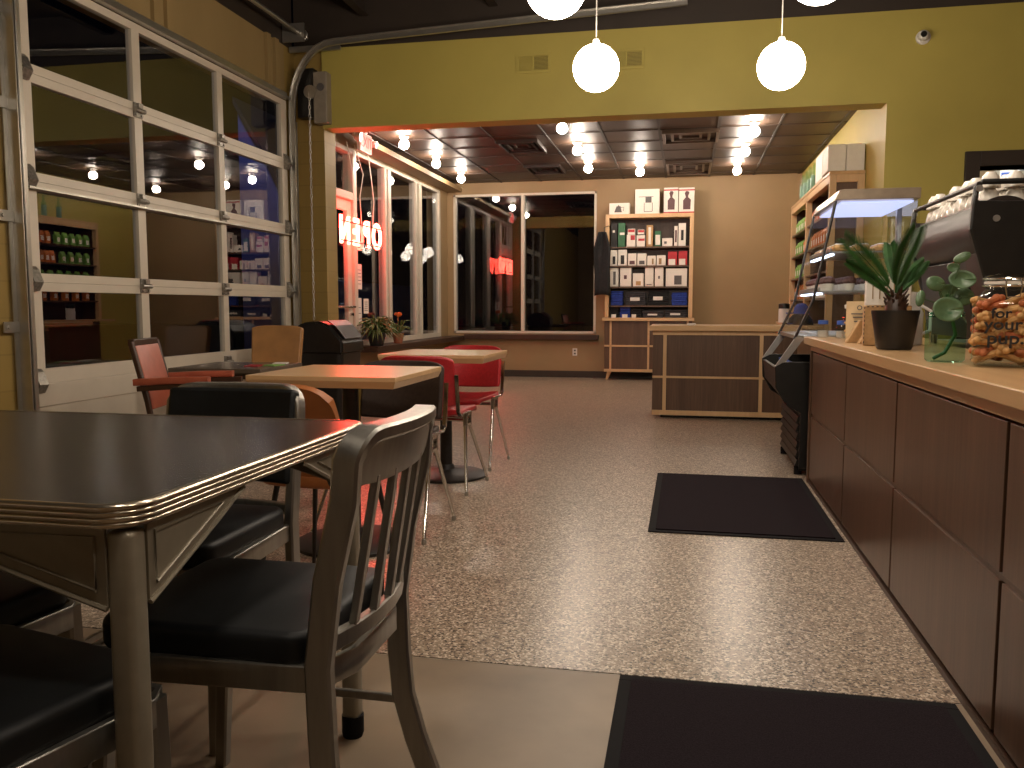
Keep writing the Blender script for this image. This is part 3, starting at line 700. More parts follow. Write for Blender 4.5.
# folded shirts
def folded(px0,px1,pyt,zb,label,mat,h=None,pr=False):
    x0=B(px0,290)[0]; x1=B(px1,290)[0]; zt=B((px0+px1)/2,pyt)[1]; w=(x1-x0)/2; hh=zt-zb-.001
    n=max(2,int(hh/.025)); t=thing('folded_shirts',label,'folded clothes',((x0+x1)/2,12.30,zb),0,'folded clothes on the lower shelves')
    for k in range(n):
        b=MB(); b.box(-w*(.92+.08*((k*7)%3)/2),w*(.94+.06*((k*5)%3)/2),.0+.004*(k%2),.16,.001+hh*k/n,hh*(k+1)/n,bev=.009,seg=3); b.obj('shirt',mat,t,smooth=True)
    if pr:
        b=MB(); b.box(-w*.5,w*.4,-.003,.0,hh*.35,hh*.6); b.obj('print','white',t)
z=shz[3]+.001
folded(610.5,623,291,z,'blue folded shirts at left end of fourth shelf','bluecloth')
folded(625,646,292,z,'charcoal and blue folded shirts with pale print on fourth shelf','greycloth',pr=True)
folded(648,669,290.5,z,'black folded shirts with white print in middle of fourth shelf','blackcloth',pr=True)
folded(671.5,687.5,292.5,z,'blue folded shirts at right end of fourth shelf','bluecloth')
z=.906
folded(611,619,307.5,z,'black folded beanie stack at left end of bottom shelf','blackcloth')
folded(620,630.5,307,z,'blue folded beanie stack on bottom shelf','bluecloth')
folded(631.5,642,308.5,z,'black folded cap stack right of the blue one on bottom shelf','blackcloth')
folded(642.5,664,311,z,'charcoal folded bag with white strap on bottom shelf, left one','greycloth',pr=True)
folded(665,687.5,310,z,'charcoal folded bag with white strap on bottom shelf, right one','greycloth',pr=True)
for a,c,l in ((611.3,616,'small cream price card at left end of bottom shelf'),(622.2,627.5,'small cream price card under the blue beanies'),(631.6,636,'small cream price card right of the blue beanies')):
    x0=B(a,315,12.24)[0];x1=B(c,315,12.24)[0]; b=MB(); b.box(x0,x1,12.235,12.24,.906,.955); tag(b.obj('price_card','paper'),l,'price card','cream price cards on the bottom shelf')
# coat on left side
t=thing('hanging_apron','black apron hanging on the left side of the shelf unit','apron',(-1.165,12.26,0))
g=[]
for i in range(13):
    z=2.14-i*.075; rowp=[]
    wd=.05+.065*min(1,i/3)
    for j in range(9):
        u=(j/8-.5)*2; rowp.append((u*wd-.02, .06*math.cos(u*2.2+i*.15)-.09+.014*math.sin(u*9+i*.5), z-.02*u*u))
    g.append(rowp)
b=MB(); b.sheet(g,.02); b.obj('cloth','blackcloth',t,smooth=True,angle=0)
b=MB(); b.tube([(0,-.03,2.12),(.0,-.02,2.2),(.06,-.02,2.22),(.09,-.02,2.2)],.006,seg=6); b.obj('strap','black',t,smooth=True)
# ================================================================== RIGHT WALL SHELF (bookcase)
t=thing('bookcase','tall maple bookcase with walnut side standing along the right wall','bookcase',(0,0,0))
xf,xb,y0,y1,ym=1.265,1.568,8.22,11.0,9.70
b=MB()
b.box(xf,xb,y0,y0+.02,.12,2.26); b.obj('side_panel','walnut',t)
b=MB()
for y in (y0,ym,y1): b.box(xf,xf+.06,y-.03,y+.03,.88,2.26)
b.box(xf,xf+.06,y0,y1,2.19,2.26); b.box(xf,xf+.06,y0,y1,.12,.17); b.box(xb-.06,xb,y0-.03,y0,.12,2.26); b.box(xf+.06,xb-.06,y0-.03,y0,2.19,2.26); b.box(xf,xf+.06,y0-.03,y0+.03,.12,.88)
b.obj('face_frame','maplez',t,bev=.003)
b=MB(); b.box(xf-.005,xb,y0-.035,y1+.03,2.26,2.29); b.obj('top_board','maple',t,bev=.003)
b=MB(); b.box(xb-.015,xb,y0+.03,y1,.12,2.25); b.obj('back_panel','darkwood',t)
b=MB(); b.box(xf+.02,xb-.015,y1-.02,y1,.12,2.25); b.obj('partition','walnut',t)
b=MB(); b.box(xf+.06,xb-.015,ym-.01,ym+.01,.88,2.25); b.obj('partition','walnut',t)
b=MB(); b.box(xf+.01,xb-.016,y0+.03,y1-.03,.12,.85); b.obj('base_cabinet','walnut',t)
b=MB(); b.box(xf-.14,xb-.016,y0+.03,y1+.15,.85,.88); b.obj('ledge','maple',t,bev=.003)
b=MB(); b.box(xf+.05,xb-.02,y0,y1,0,.12); b.obj('plinth','black',t)
for z in (1.15,1.40,1.67,1.93):
    b=MB(); b.box(xf+.01,xb-.016,y0+.03,y1-.02,z-.02,z-.001); b.obj('shelf','walnut',t)
def bag_proto(mat,h=.17,w=.085,d=.06):
    t=thing('coffee_bag','','bag'); b=MB()
    b.prism([(-d/2,0),(d/2,0),(d/2,h*.72),(.006,h*.93),(.006,h),(-.006,h),(-.006,h*.93),(-d/2,h*.72)],'y',-w/2,w/2,bev=.003,seg=1); b.obj('pouch',mat,t)
    b=MB(); b.box(-d/2-.0025,-d/2-.0003,-w*.3,w*.3,h*.2,h*.55); b.obj('label_patch','paper',t); return t
gp=bag_proto('greenbag'); op=bag_proto('orangebag'); first={id(gp):True,id(op):True}
def bags(proto,ya,yb,z,n,label,group):
    for k in range(n):
        y=ya+(yb-ya)*(k+.5)/n; 
        if first[id(proto)]: o=proto; first[id(proto)]=False
        else: o=dup(proto,(0,0,0))
        o.location=(xf+.075,y,z); o['label']=label; o['group']=group
bags(op,8.32,9.60,1.93,8,'orange coffee bag on top shelf of the bookcase, near bay','orange bags on the top shelf, near bay')
bags(op,9.79,10.14,1.93,3,'orange coffee bag on top shelf of the bookcase, far bay','orange bags on the top shelf, far bay')
bags(gp,10.20,10.92,1.93,5,'green coffee bag on top shelf of the bookcase, far bay','green bags on the top shelf, far bay')
bags(op,8.32,9.60,1.67,8,'orange coffee bag on second shelf of the bookcase, near bay','orange bags on the second shelf, near bay')
bags(op,9.79,10.20,1.67,4,'orange coffee bag on second shelf of the bookcase, far bay','orange bags on the second shelf, far bay')
bags(gp,10.28,10.92,1.67,4,'green coffee bag on second shelf of the bookcase, far bay','green bags on the second shelf, far bay')
bags(gp,9.85,10.90,1.40,6,'green coffee bag on third shelf of the bookcase, far bay','green bags on the third bookcase shelf')
bags(op,9.85,10.90,1.15,5,'orange coffee bag on fourth shelf of the bookcase, far bay','orange bags on the fourth bookcase shelf')
# white canisters lower shelves near bay
can=thing('tea_tin','','tin'); b=MB(); b.lathe([(0,0),(.04,0),(.04,.13),(.035,.14),(0,.14)],seg=20); b.obj('body','paper',can,smooth=True)
b=MB(); b.lathe([(.041,.11),(.042,.11),(.042,.14),(0,.145)],seg=20); b.obj('lid','ink',can,smooth=True)
for k in range(12):
    o=can if k==0 else dup(can,(0,0,0)); o.location=(xf+.08,8.35+k*.09,1.15 if k<12 else 1.42); o['label']='white tin with black lid on low bookcase shelf, near bay'; o['group']='white tins on the bookcase'
# on top of bookcase
def bigbox(x0,x1,y0_,y1_,z0,z1,label,flap=True,mat='paper'):
    t=thing('cardboard_box',label,'box',((x0+x1)/2,(y0_+y1_)/2,z0)); w=(x1-x0)/2;h=(y1_-y0_)/2;H_=z1-z0
    b=MB(); b.box(-w,w,-h,h,.001,H_,bev=.004,seg=1); b.obj('carton',mat,t)
    if flap:
        b=MB(); b.box(-w,w,-.012,.012,H_,H_+.002); b.obj('tape','kraft',t)
bigbox(1.245,1.40,8.20,8.50,2.291,2.53,'white square box on bookcase top, left of the near pair')
bigbox(1.405,1.56,8.20,8.50,2.291,2.53,'white square box on bookcase top, right of the near pair')
bigbox(1.26,1.50,8.62,9.05,2.291,2.55,'white box standing behind the near pair on bookcase top')
bot=thing('glass_bottle','','bottle'); b=MB(); b.lathe([(0,0),(.035,0),(.038,.02),(.038,.16),(.015,.21),(.014,.27),(.017,.275),(0,.275)],seg=18); b.obj('bottle_body','greenglass',bot,smooth=True)
b=MB(); b.lathe([(0,.002),(.034,.004),(.034,.15),(0,.15)],seg=16); b.obj('contents',plain('grey_green_contents',(.30,.32,.27),.5),bot,smooth=True)
for k in range(4):
    o=bot if k==0 else dup(bot,(0,0,0)); o.location=(1.30,9.45+k*.28,2.291); o['label']='green glass bottle in the row on the far bookcase top'; o['group']='green bottles on the bookcase top'
# ledge items: white jar with black lid, blue and black cloth bundle
t=thing('white_canister','white canister with black lid on the bookcase ledge','canister',(1.12,10.2,.881))
b=MB(); b.lathe([(0,0),(.06,0),(.06,.16),(0,.16)],seg=24); b.obj('body','white',t,smooth=True)
b=MB(); b.lathe([(.062,.16),(.062,.21),(.05,.22),(0,.22),(0,.16)],seg=24); b.obj('lid','black',t,smooth=True)
t=thing('cap_pile','pile of black and blue caps on the bookcase ledge','caps',(1.15,9.2,.881))
for k,(dx,dy,r,m) in enumerate([(0,0,.10,'blackcloth'),(.03,-.2,.10,'bluecloth'),(.0,-.40,.10,'blackcloth'),(.02,-.12,.085,'bluecloth')]):
    b=MB(); zz=.001 if k<3 else .11; b.lathe([(0,.11),(r*.5,.10),(r*.85,.06),(r,0),(0,0)],(dx,dy,zz),18); b.box(dx-.15,dx-.07,dy-.05,dy+.05,zz,zz+.012,bev=.005); b.obj('cap',m,t,smooth=True)
# ================================================================== REFRIGERATED PASTRY CASE
YA,YC=5.45,6.37
t=thing('pastry_case','black refrigerated pastry case with slanted glass front, open lower rack','display case',(0,0,0))
def side_poly(): return [(.65,.05),(.65,.42),(.575,.50),(.555,.62),(.56,.70),(.675,.87),(1.38,.87),(1.38,.05)]
for y in (YA,YC-.03):
    b=MB(); b.prism([(.715,.05),(.715,.40),(.62,.455),(.56,.56),(.555,.69),(.60,.72),(1.38,.72),(1.38,.05)],'y',y,y+.03); b.obj('lower_side','black',t,bev=.004)
    b=MB(); b.prism([(.555,.69),(.675,.875),(.73,.875),(.62,.72)],'y',y,y+.025); b.obj('bumper_side','steelgrey',t)
    b=MB(); b.prism([(.66,.875),(.776,1.115),(.885,1.70),(.90,1.70),(1.36,1.70),(1.36,.875)],'y',y+.006,y+.012); b.obj('side_glass','clear',t)
    b=MB(); b.tube([(.665,y+.01,.86),(.77,y+.01,1.10),(.882,y+.01,1.70)],.009,seg=8); b.obj('corner_post','black',t,smooth=True)
b=MB(); 
for k in range(6): b.box(.700,.718,YA+.03,YC-.03,.06+k*.055,.06+k*.055+.038,rot=(0,.3,0))
b.obj('base_grille','black',t)
b=MB(); b.prism([(.70,.40),(.575,.55),(.56,.68),(.585,.68),(.60,.58),(.715,.42)],'y',YA+.03,YC-.03); b.obj('front_bumper','blackgloss',t,bev=.004)
b=MB(); b.box(.72,1.38,YA+.03,YC-.03,.03,.44); b.box(1.30,1.38,YA+.03,YC-.03,.44,.87); b.obj('chassis','black',t)
b=MB(); b.box(.62,1.30,YA+.03,YC-.03,.50,.515); b.obj('lower_shelf','steelgrey',t)
b=MB(); b.box(.675,1.36,YA+.012,YC-.012,.86,.885); b.obj('deck','steelgrey',t,bev=.003)
b=MB(); b.prism([(.875,1.705),(.90,1.765),(.93,1.77),(1.36,1.77),(1.36,1.705)],'y',YA,YC); b.obj('canopy',plain('champagne_metal',(.40,.32,.24),.3,metal=.6),t,bev=.004)
b=MB(); b.prism([(.67,.885),(.78,1.115),(.888,1.70),(.882,1.702),(.774,1.117),(.664,.887)],'y',YA+.012,YC-.012); b.obj('front_glass',M['lowglass'],t)
b=MB(); b.box(1.33,1.36,YA+.012,YC-.012,.885,1.70) if False else b.box(1.345,1.35,YA+.012,YC-.012,.885,1.70); b.obj('rear_door','clear',t)
for y in (YA+.46,): 
    b=MB(); b.box(1.33,1.36,y-.02,y+.02,.885,1.70); b.obj('rear_post','steelgrey',t)
# shelves sloping slightly
trays=[(1.40,.86,1.30),(1.16,.80,1.30)]
for z,xa,xb_ in trays:
    b=MB(); b.box(xa,xb_,YA+.03,YC-.03,z-.012,z); b.box(xa,xa+.012,YA+.03,YC-.03,z-.012,z+.02); b.obj('shelf','steelgrey',t,bev=.002)
    b=MB(); b.box(xa+.005,xa+.03,YA+.05,YC-.05,z-.024,z-.014); b.obj('led_strip','led',t)
b=MB(); b.box(.92,1.33,YA+.04,YC-.04,1.688,1.70); b.obj('led_panel','ledpanel',t)
b=MB(); b.box(.80,1.30,YA+.03,YC-.03,.886,.892); b.obj('floor_tray','interior',t)
b=MB()
for x,y in ((.72,YA+.08),(1.3,YA+.08),(.72,YC-.08),(1.3,YC-.08)): b.cyl((x,y,0),(x,y,.05),.025,seg=12)
b.obj('foot','rubber',t)
# donuts
dn=thing('donut','','donut'); b=MB(); 
tt=bmesh.new()
pr=[(.026+.020*math.cos(a),.021+.019*math.sin(a)) for a in [2*PI*k/10 for k in range(11)]]
b.lathe(pr,seg=20); b.obj('ring','donut',dn,smooth=True,angle=0)
b=MB(); b.lathe([(.026+.0205*math.cos(a),.0215+.0195*math.sin(a)) for a in [PI*.25+PI*.5*k/5 for k in range(6)]],seg=20); b.obj('sugar_coating','paper',dn,smooth=True,angle=0)
k=0
for i in range(9):
    for j in range(3):
        o=dn if k==0 else dup(dn,(0,0,0)); k+=1
        o.scale=(1.0,1.0,1.15)
        if j==2 or True:
            o.location=(.93+.125*j,YA+.085+i*.095,1.4015); o.rotation_euler=(0,0,i)
        o['label']='sugar dusted donut on the upper shelf of the pastry case'; o['group']='donuts in the pastry case'
mf=thing('muffin','','muffin'); b=MB(); b.lathe([(0,0),(.025,0),(.034,.045),(0,.045)],seg=18); b.obj('paper_cup','paper',mf,smooth=True)
b=MB(); b.lathe([(.034,.043),(.042,.055),(.034,.078),(.015,.088),(0,.09)],seg=18); b.obj('top','muffin',mf,smooth=True)
k=0
for i in range(8):
    for j in range(3):
        o=mf if k==0 else dup(mf,(0,0,0)); k+=1; o.location=(.87+.12*j,YA+.09+i*.105,1.1615); o['label']='dark muffin in white paper on the lower shelf of pastry case'; o['group']='muffins in the pastry case'
# drinks in lower rack
jb=thing('juice_bottle','','bottle'); b=MB(); b.lathe([(0,0),(.03,0),(.032,.01),(.032,.12),(.016,.15),(.016,.165),(0,.165)],seg=16); b.obj('bottle_body',plain('yellow_juice',(.45,.42,.03),.2),jb,smooth=True)
b=MB(); b.lathe([(.018,.165),(.018,.185),(0,.187),(0,.165)],seg=16); b.obj('cap','bluecap',jb,smooth=True)
for i in range(9):
    o=jb if i==0 else dup(jb,(0,0,0)); o.location=(.68+.0*i,YA+.09+i*.09,.5155); o['label']='yellow juice bottle with blue cap in the open lower rack'; o['group']='juice bottles in the open rack'
# ================================================================== THINGS ON THE WORKTOP
ZT=.881
# mason jars w/ blue lids near far end
sj=thing('small_jar','','jar'); b=MB(); b.lathe([(0,0),(.032,0),(.035,.01),(.035,.065),(.027,.08),(.027,.085)],seg=20); b.obj('glass_body','jarglass',sj,smooth=True)
b=MB(); b.lathe([(.029,.078),(.029,.10),(0,.102)],seg=20); b.obj('lid','bluecap',sj,smooth=True)
b=MB(); b.lathe([(0,.004),(.030,.005),(.030,.04),(0,.042)],seg=16); b.obj('contents',plain('pale_contents',(.45,.42,.38),.6),sj,smooth=True)
for i,(x,y,l) in enumerate([(.80,5.24,'small glass jar with blue lid at far counter end, left one'),(.885,5.12,'small glass jar with blue lid at far counter end, right one')]):
    o=sj if i==0 else dup(sj,(0,0,0)); o.location=(x,y,ZT); o['label']=l
# glass carafe / cookie jar
t=thing('glass_cookie_jar','clear glass jar with white lid beside the tent card','jar',(.93,4.98,ZT))
b=MB(); b.lathe([(0,.002),(.065,.002),(.07,.02),(.07,.13),(.055,.165),(.055,.17)],seg=28); b.obj('glass_body','jarglass',t,smooth=True)
b=MB(); b.lathe([(.058,.17),(.06,.19),(.02,.205),(0,.205),(0,.17)],seg=24); b.obj('lid','white',t,smooth=True)
b=MB()
for k in range(12):
    a=k*2.4; b.sphere((.038*math.cos(a),.038*math.sin(a),.025+.022*(k//3)),.022,sc=(1,1,.5),u=10,v=6)
b.obj('cookies','donut',t,smooth=True)
# tent card
t=thing('tent_card','cream tent card with small print on the worktop','sign',(.90,4.72,ZT),R(-10))
b=MB(); b.prism([(-.055,0),(-.05,0),(.003,.215),(.05,0),(.055,0),(.003,.222)],'x',-.062,.062) if False else b.box(-.065,.065,-.002,.002,.0,.21,rot=(R(-8),0,0)); b.obj('card','paper' if False else plain('cream_card',(.66,.48,.27),.7),t)
b=MB(); b.box(-.05,.05,.03,.034,.0,.12,rot=(R(25),0,0)); b.obj('stand','kraft',t)
b=MB()
for z_,w_ in ((.140,.040),(.122,.030),(.10,.025),(.088,.018)): b.box(-w_,w_,-.0045-(.21/2-z_)*-.14-.001,-.0035-(.21/2-z_)*-.14,z_,z_+.006)
b.obj('printed_line','greyink',t)
b=MB(); b.lathe([(.008,0),(.013,0),(.013,.001),(.008,.001)],(0,-.0145,.175),14,'y'); b.obj('emblem','greyink',t)

# paper bags
for i,(x,y,l) in enumerate([(.845,4.50,'folded brown paper bag leaning on the tent card, left one'),(.885,4.40,'folded brown paper bag leaning on the carton, right one')]):
    t=thing('paper_bag',l,'paper bag',(x,y,ZT),R(20)); b=MB(); b.prism([(-.055,0),(.055,0),(.03,.11),(.015,.112)],'y',-.012,.012,bev=.002,seg=1); b.obj('bag','kraft',t)
# cardboard dispenser with white box on top
t=thing('cardboard_dispenser','kraft cardboard dispenser box behind the black palm pot','box',(.925,4.22,ZT),R(-8))
b=MB(); b.box(-.10,.10,-.07,.07,0,.185,bev=.003,seg=1); b.obj('carton','kraft',t)
b=MB()
for k in range(9): b.box(-.101,-.098,-.0715,-.0695,.01+.02*k,.02+.02*k)
for k in range(9): b.box(-.09+.02*k,-.08+.02*k,-.0715,-.0695,.178,.183)
b.obj('dashed_border','ink',t)
t=thing('white_carton','white open carton standing on the kraft dispenser','box',(.925,4.22,ZT+.186),R(-8))
b=MB(); b.box(-.095,.095,-.068,.068,0,.135,bev=.003,seg=1); b.obj('carton','paper',t)
b=MB(); 
for k in range(5): b.box(-.07+.03*k,-.065+.03*k,-.0705,-.0685,.03,.12)
b.obj('printed_stripes','tan',t)
t=thing('milk_jug','white plastic jug between the palm and the coffee machine','jug',(1.06,4.32,ZT))
b=MB(); b.lathe([(0,0),(.045,0),(.05,.01),(.05,.15),(.03,.20),(.022,.215),(.022,.235),(0,.235)],seg=24); b.obj('body','white',t,smooth=True)
b=MB(); b.lathe([(.025,.225),(.025,.25),(0,.25),(0,.225)],seg=20); b.obj('cap','white',t,smooth=True)
b=MB(); b.tube([(.04,-.02,.05),(.075,-.03,.07),(.075,-.03,.16),(.03,-.01,.19)],.008,seg=8); b.obj('handle','white',t,smooth=True)
# palm
t=thing('potted_palm','small sago palm in a black plastic pot on the worktop','potted plant',(.872,3.82,ZT))
b=MB(); b.lathe([(0,0),(.066,0),(.072,.01),(.093,.148),(.095,.152),(.095,.165),(.087,.165),(.084,.15),(0,.15)],seg=36); b.obj('pot','pot',t,smooth=True)
b=MB(); b.lathe([(0,.17),(.05,.160),(.083,.152),(0,.151)],seg=20); b.obj('soil','soil',t,smooth=True)
b=MB(); b.lathe([(0,.24),(.025,.235),(.04,.20),(.045,.16),(0,.155)],seg=16)
for k in range(24):
    a=k*2.4; z=.17+.003*k; b.tube([(.03*math.cos(a),.03*math.sin(a),z),(.05*math.cos(a),.05*math.sin(a),z+.025)],[.009,.003],seg=5)
b.obj('trunk','darkwood',t,smooth=True)
def frond(pts,wid,n=26,droop=.3,sid=None,seed=0):
    """bezier-like rachis through 3 control points, leaflets both sides"""
    rr=random.Random(seed); p0,p1,p2=[Vector(p) for p in pts]; b=MB(); C=[]
    for i in range(n+1):
        u=i/n; C.append(p0*(1-u)**2+p1*2*u*(1-u)+p2*u*u)
    b.tube(C,[.0035*(1-.8*i/n)+.0005 for i in range(n+1)],seg=6)
    for i in range(int(n*.25),n+1):
        u=i/n; d=(C[min(i+1,n)]-C[max(i-1,0)]).normalized()
        s=d.cross(Vector(sid)).normalized(); L=wid*math.sin(PI*min(.98,(u-.15)/.95))**.6
        for sg in (-1,1):
            for q in (0,.5):
                base=C[i]+ (C[min(i+1,n)]-C[i])*q
                tip=base+ (s*sg*.72+d*.72).normalized()*L*(.93+.1*rr.random())+Vector(sid).normalized()*.012
                mid=(base+tip)/2+Vector(sid).normalized()*.004
                b.tube([base,mid,tip],[.0014,.0034,.0006],seg=3)
    return b
dv=(-.2,-1,.15)
def pw(px,py,Y): 
    x,z=onY(px,py,Y); return (x-.872,Y-3.82,z-ZT)
fr=[((0,0,.22),pw(882,275,3.80),pw(845,239,3.72),.075,dv),((0,0,.22),pw(893,275,3.78),pw(915,230,3.70),.085,(.4,-1,.1)),((0,0,.20),pw(876,280,3.78),pw(847,263,3.72),.035,dv),
((0,0,.22),pw(903,285,3.86),pw(924,262,3.92),.05,dv),((0,0,.22),pw(897,270,3.95),pw(890,245,4.02),.06,dv),((0,0,.2),pw(900,290,3.86),pw(912,268,3.90),.045,dv)]
for i,(a,c,e,wv,sd) in enumerate(fr): frond((a,c,e),wv,sid=sd,seed=i).obj('frond','leaf',t)
# cutting in green glass jar
t=thing('leaf_cutting_jar','green glass jar holding a round leaved plant cutting','vase',(.836,2.98,ZT))
b=MB(); pr=[(0,.001),(.052,.001),(.060,.008),(.061,.125),(.058,.138),(.053,.143),(.053,.160),(.056,.163)]
b.lathe(pr,seg=32); b.obj('glass_jar','greenglass',t,smooth=True)
b=MB(); b.lathe([(.055,.146),(.057,.149),(.055,.152),(.053,.149),(.055,.146)],seg=28); b.lathe([(.055,.155),(.057,.158),(.055,.161),(.053,.158),(.055,.155)],seg=28); b.obj('jar_thread','greenglass',t,smooth=True)
def pq(px,py,Y): x,z=onY(px,py,Y); return Vector((x-.836,Y-2.98,z-ZT))
b=MB(); b.tube([(-.035,0,.01),(.0,.0,.03),(.03,.0,.09),(.01,-.01,.16),(.0,0,.22)],.006,seg=8); b.obj('stem','leaf',t,smooth=True)
lv=[(962,257,2.93,.034,.8,.45,-.5),(953,268,2.97,.022,.9,.7,0),(937,283,2.95,.032,1,.8,.1),(962,280,2.95,.040,1,.75,.1),(921,298,2.96,.028,.5,1,.25),(948,294,3.0,.034,1,.9,0),(963,296,2.99,.034,1,.9,.1),(947,310,2.93,.046,1,.88,0)]
for i,(px,py,Y,r,sx,sz,rz) in enumerate(lv):
    c=pq(px,py,Y); b=MB(); g=[]
    for a in range(0,6):
        rr_=r*a/5; g.append([(rr_*math.cos(2*PI*k/20)*sx, -.25*rr_*rr_/r*1.0*(1 if i%2 else -1)+ .0, rr_*math.sin(2*PI*k/20)*sz) for k in range(21)])
    rot=Euler((R(-15),rz,R(12*((i%3)-1)))).to_matrix()
    g=[[c+rot@Vector(p) for p in row_] for row_ in g]
    b.sheet(g[0:1]+g[1:] if False else g,.002)
    o=b.obj('leaf','leaf2',t,smooth=True,angle=0)
    b=MB(); b.tube([c,(c+Vector((0,.01,.20-.0)))/2 if False else (c*.5+Vector((0,0,.18))*.5),Vector((0,0,.19))],.0018,seg=5); b.obj('leaf_stalk','leaf2',t)
# biscuit jar
t=thing('biscuit_jar','large square glass clip jar of dog biscuits at right edge of worktop','jar',(.962,2.80,ZT),R(-14)); t.scale=(1.03,1.03,.94)
def rsq(w,rad,z,n=6):
    pts=[]
    for cx,cy,a0 in ((1,1,0),(-1,1,90),(-1,-1,180),(1,-1,270)):
        for k in range(n+1):
            a=R(a0+90*k/n); pts.append((cx*(w-rad)+rad*math.cos(a),cy*(w-rad)+rad*math.sin(a),z))
    return pts
def loft(b,rings,close=True):
    t_=bmesh.new(); RR=[[t_.verts.new(p) for p in r] for r in rings]
    for A,B_ in zip(RR,RR[1:]):
        for j in range(len(A)): t_.faces.new((A[j],A[(j+1)%len(A)],B_[(j+1)%len(A)],B_[j]))
    if close: t_.faces.new(RR[0][::-1])
    bmesh.ops.recalc_face_normals(t_,faces=t_.faces); b._add(t_); return b
b=MB(); loft(b,[rsq(.085,.03,.002),rsq(.093,.03,.012),rsq(.095,.03,.03),rsq(.095,.03,.195),rsq(.085,.03,.222),rsq(.066,.055,.245),rsq(.062,.061,.25),rsq(.062,.061,.268)]); b.obj('glass_body','jarglass',t,smooth=True,angle=0)
b=MB(); loft(b,[rsq(.078,.03,.001),rsq(.090,.03,.004),rsq(.094,.03,.016),rsq(.086,.03,.018)]); b.obj('glass_base',glass('thick_glass',(.75,.78,.76),1.6),t,smooth=True)
b=MB(); b.lathe([(.064,.272),(.070,.275),(.070,.287),(.055,.295),(0,.297)],seg=32); b.obj('glass_lid','jarglass',t,smooth=True)
b=MB(); b.lathe([(.066,.264),(.070,.264),(.070,.272),(.066,.272)],seg=32); b.obj('gasket','paper',t,smooth=True)
b=MB()
for z in (.258,.281): b.tube([(.0725*math.cos(a),.0725*math.sin(a),z) for a in [2*PI*k/32 for k in range(32)]],.0022,seg=6,closed=True)
b.tube([(-.018,-.073,.28),(-.02,-.083,.25),(-.016,-.085,.222),(.016,-.085,.222),(.02,-.083,.25),(.018,-.073,.28)],.0024,seg=6)
b.tube([(.0,.073,.258),(.0,.082,.27),(.0,.073,.281)],.003,seg=6)
b.obj('wire_clip','chrome',t,smooth=True)
cols=((1,0,0),(0,0,1),(0,-1,0))
for s_,x_,z_,sz in (('for',-.028,.170,.040),('your',-.022,.135,.046),('pup.',-.015,.092,.050)):
    text('lettering',s_,sz*1.1,'ink',t,(x_,-.0957,z_),cols=cols,ext=.0003,bevel=.0008)
bones=[]
def bone(mat):
    o_=MB(); o_.tube([(-.024,0,0),(.024,0,0)],.0085,seg=8)
    for sx in (-1,1):
        for sy in (-1,1): o_.sphere((.025*sx,.0062*sy,0),.0088,u=10,v=7)
    return o_.obj('dog_biscuit',mat,smooth=True)
b1=bone('bone1'); b2=bone('bone2'); rb=random.Random(3)
n=0
Rj=Euler((0,0,R(-14))).to_matrix()
for lay in range(9):
    z=.032+lay*.0205
    cells=[(i,j) for i in range(3) for j in range(3)]
    for (i,j) in cells:
        if lay==8 and (i+j)%2: continue
        if i==1 and j==1 and lay<7: continue
        src=b1 if rb.random()<.66 else b2
        o=src if not src.get('label') else src.copy()
        if o is not src: COL.objects.link(o)
        p=Vector(((i-1)*.055+rb.uniform(-.004,.004),(j-1)*.055+rb.uniform(-.004,.004),z+rb.uniform(-.003,.003)))
        p=Rj@p; o.location=(.962+p.x,2.80+p.y,ZT+p.z); o.rotation_euler=(rb.uniform(-.5,.5),rb.uniform(-.45,.45),rb.uniform(-.8,.8))
        o.scale=(1.4,1.3,1.25)
        tag(o,'tan bone shaped dog biscuit in the square clip jar' if src is b1 else 'reddish bone shaped dog biscuit in the square clip jar','biscuit','dog biscuits in the clip jar'); n+=1
# ================================================================== ESPRESSO MACHINE
t=thing('espresso_machine','large black espresso machine standing on the right of the worktop','coffee machine',(0,0,0))
my0,my1=3.58,4.48
b=MB(); b.lathe([(0,my0+.03),(.125,my0+.03),(.125,my1-.03),(0,my1-.03)],(1.205,0,1.365),48,'y')
for v in b.bm.verts: pass
b.obj('drum_body','blackgloss',t,smooth=True)
b=MB(); b.box(1.20,1.66,my0+.03,my1-.03,1.22,1.455); b.box(1.18,1.6,my0+.03,my1-.01,.93,1.25); b.obj('main_body','black',t,bev=.01)
b=MB(); b.prism([(1.125,1.25),(1.17,.93),(1.20,.93),(1.20,1.27)],'y',my0+.20,my1-.01); b.obj('rear_panel','black',t,bev=.003)
b=MB(); b.prism([(1.115,1.27),(1.165,1.06),(1.185,.98),(1.20,.98),(1.20,1.27)],'y',my0+.03,my0+.20); b.obj('corner_panel',plain('plum_brown_metal',(.05,.022,.022),.4,metal=.2),t,bev=.003)
for y in (my0,my1):
    b=MB(); b.prism([(1.085,1.50),(1.10,1.47),(1.66,1.455),(1.70,1.45),(1.70,.98),(1.19,.98),(1.165,1.06),(1.105,1.26),(1.075,1.36),(1.08,1.46)],'y',y,y+.03); b.obj('side_cheek','black',t,bev=.006)
    b=MB(); b.tube([(1.09,y+.015,1.46),(1.095,y+.015,1.52),(1.115,y+.015,1.542),(1.6,y+.015,1.542),(1.66,y+.015,1.50),(1.68,y+.015,1.44)],.011,seg=10); b.obj('cheek_rail','black',t,smooth=True)
    for x,z in ((1.165,1.40),(1.10,1.515)):
        b=MB(); b.lathe([(0,-.004),(.013,-.004),(.013,.0),(.010,.002),(0,.002)],(x,y-.003 if y==my0 else y+.034,z),16,'y'); b.obj('bolt','steelgrey',t,smooth=True)
b=MB(); b.cyl((1.10,my0,1.532),(1.10,my1+.03,1.532),.010,seg=12); b.obj('cup_rail','blackmetal',t,smooth=True)
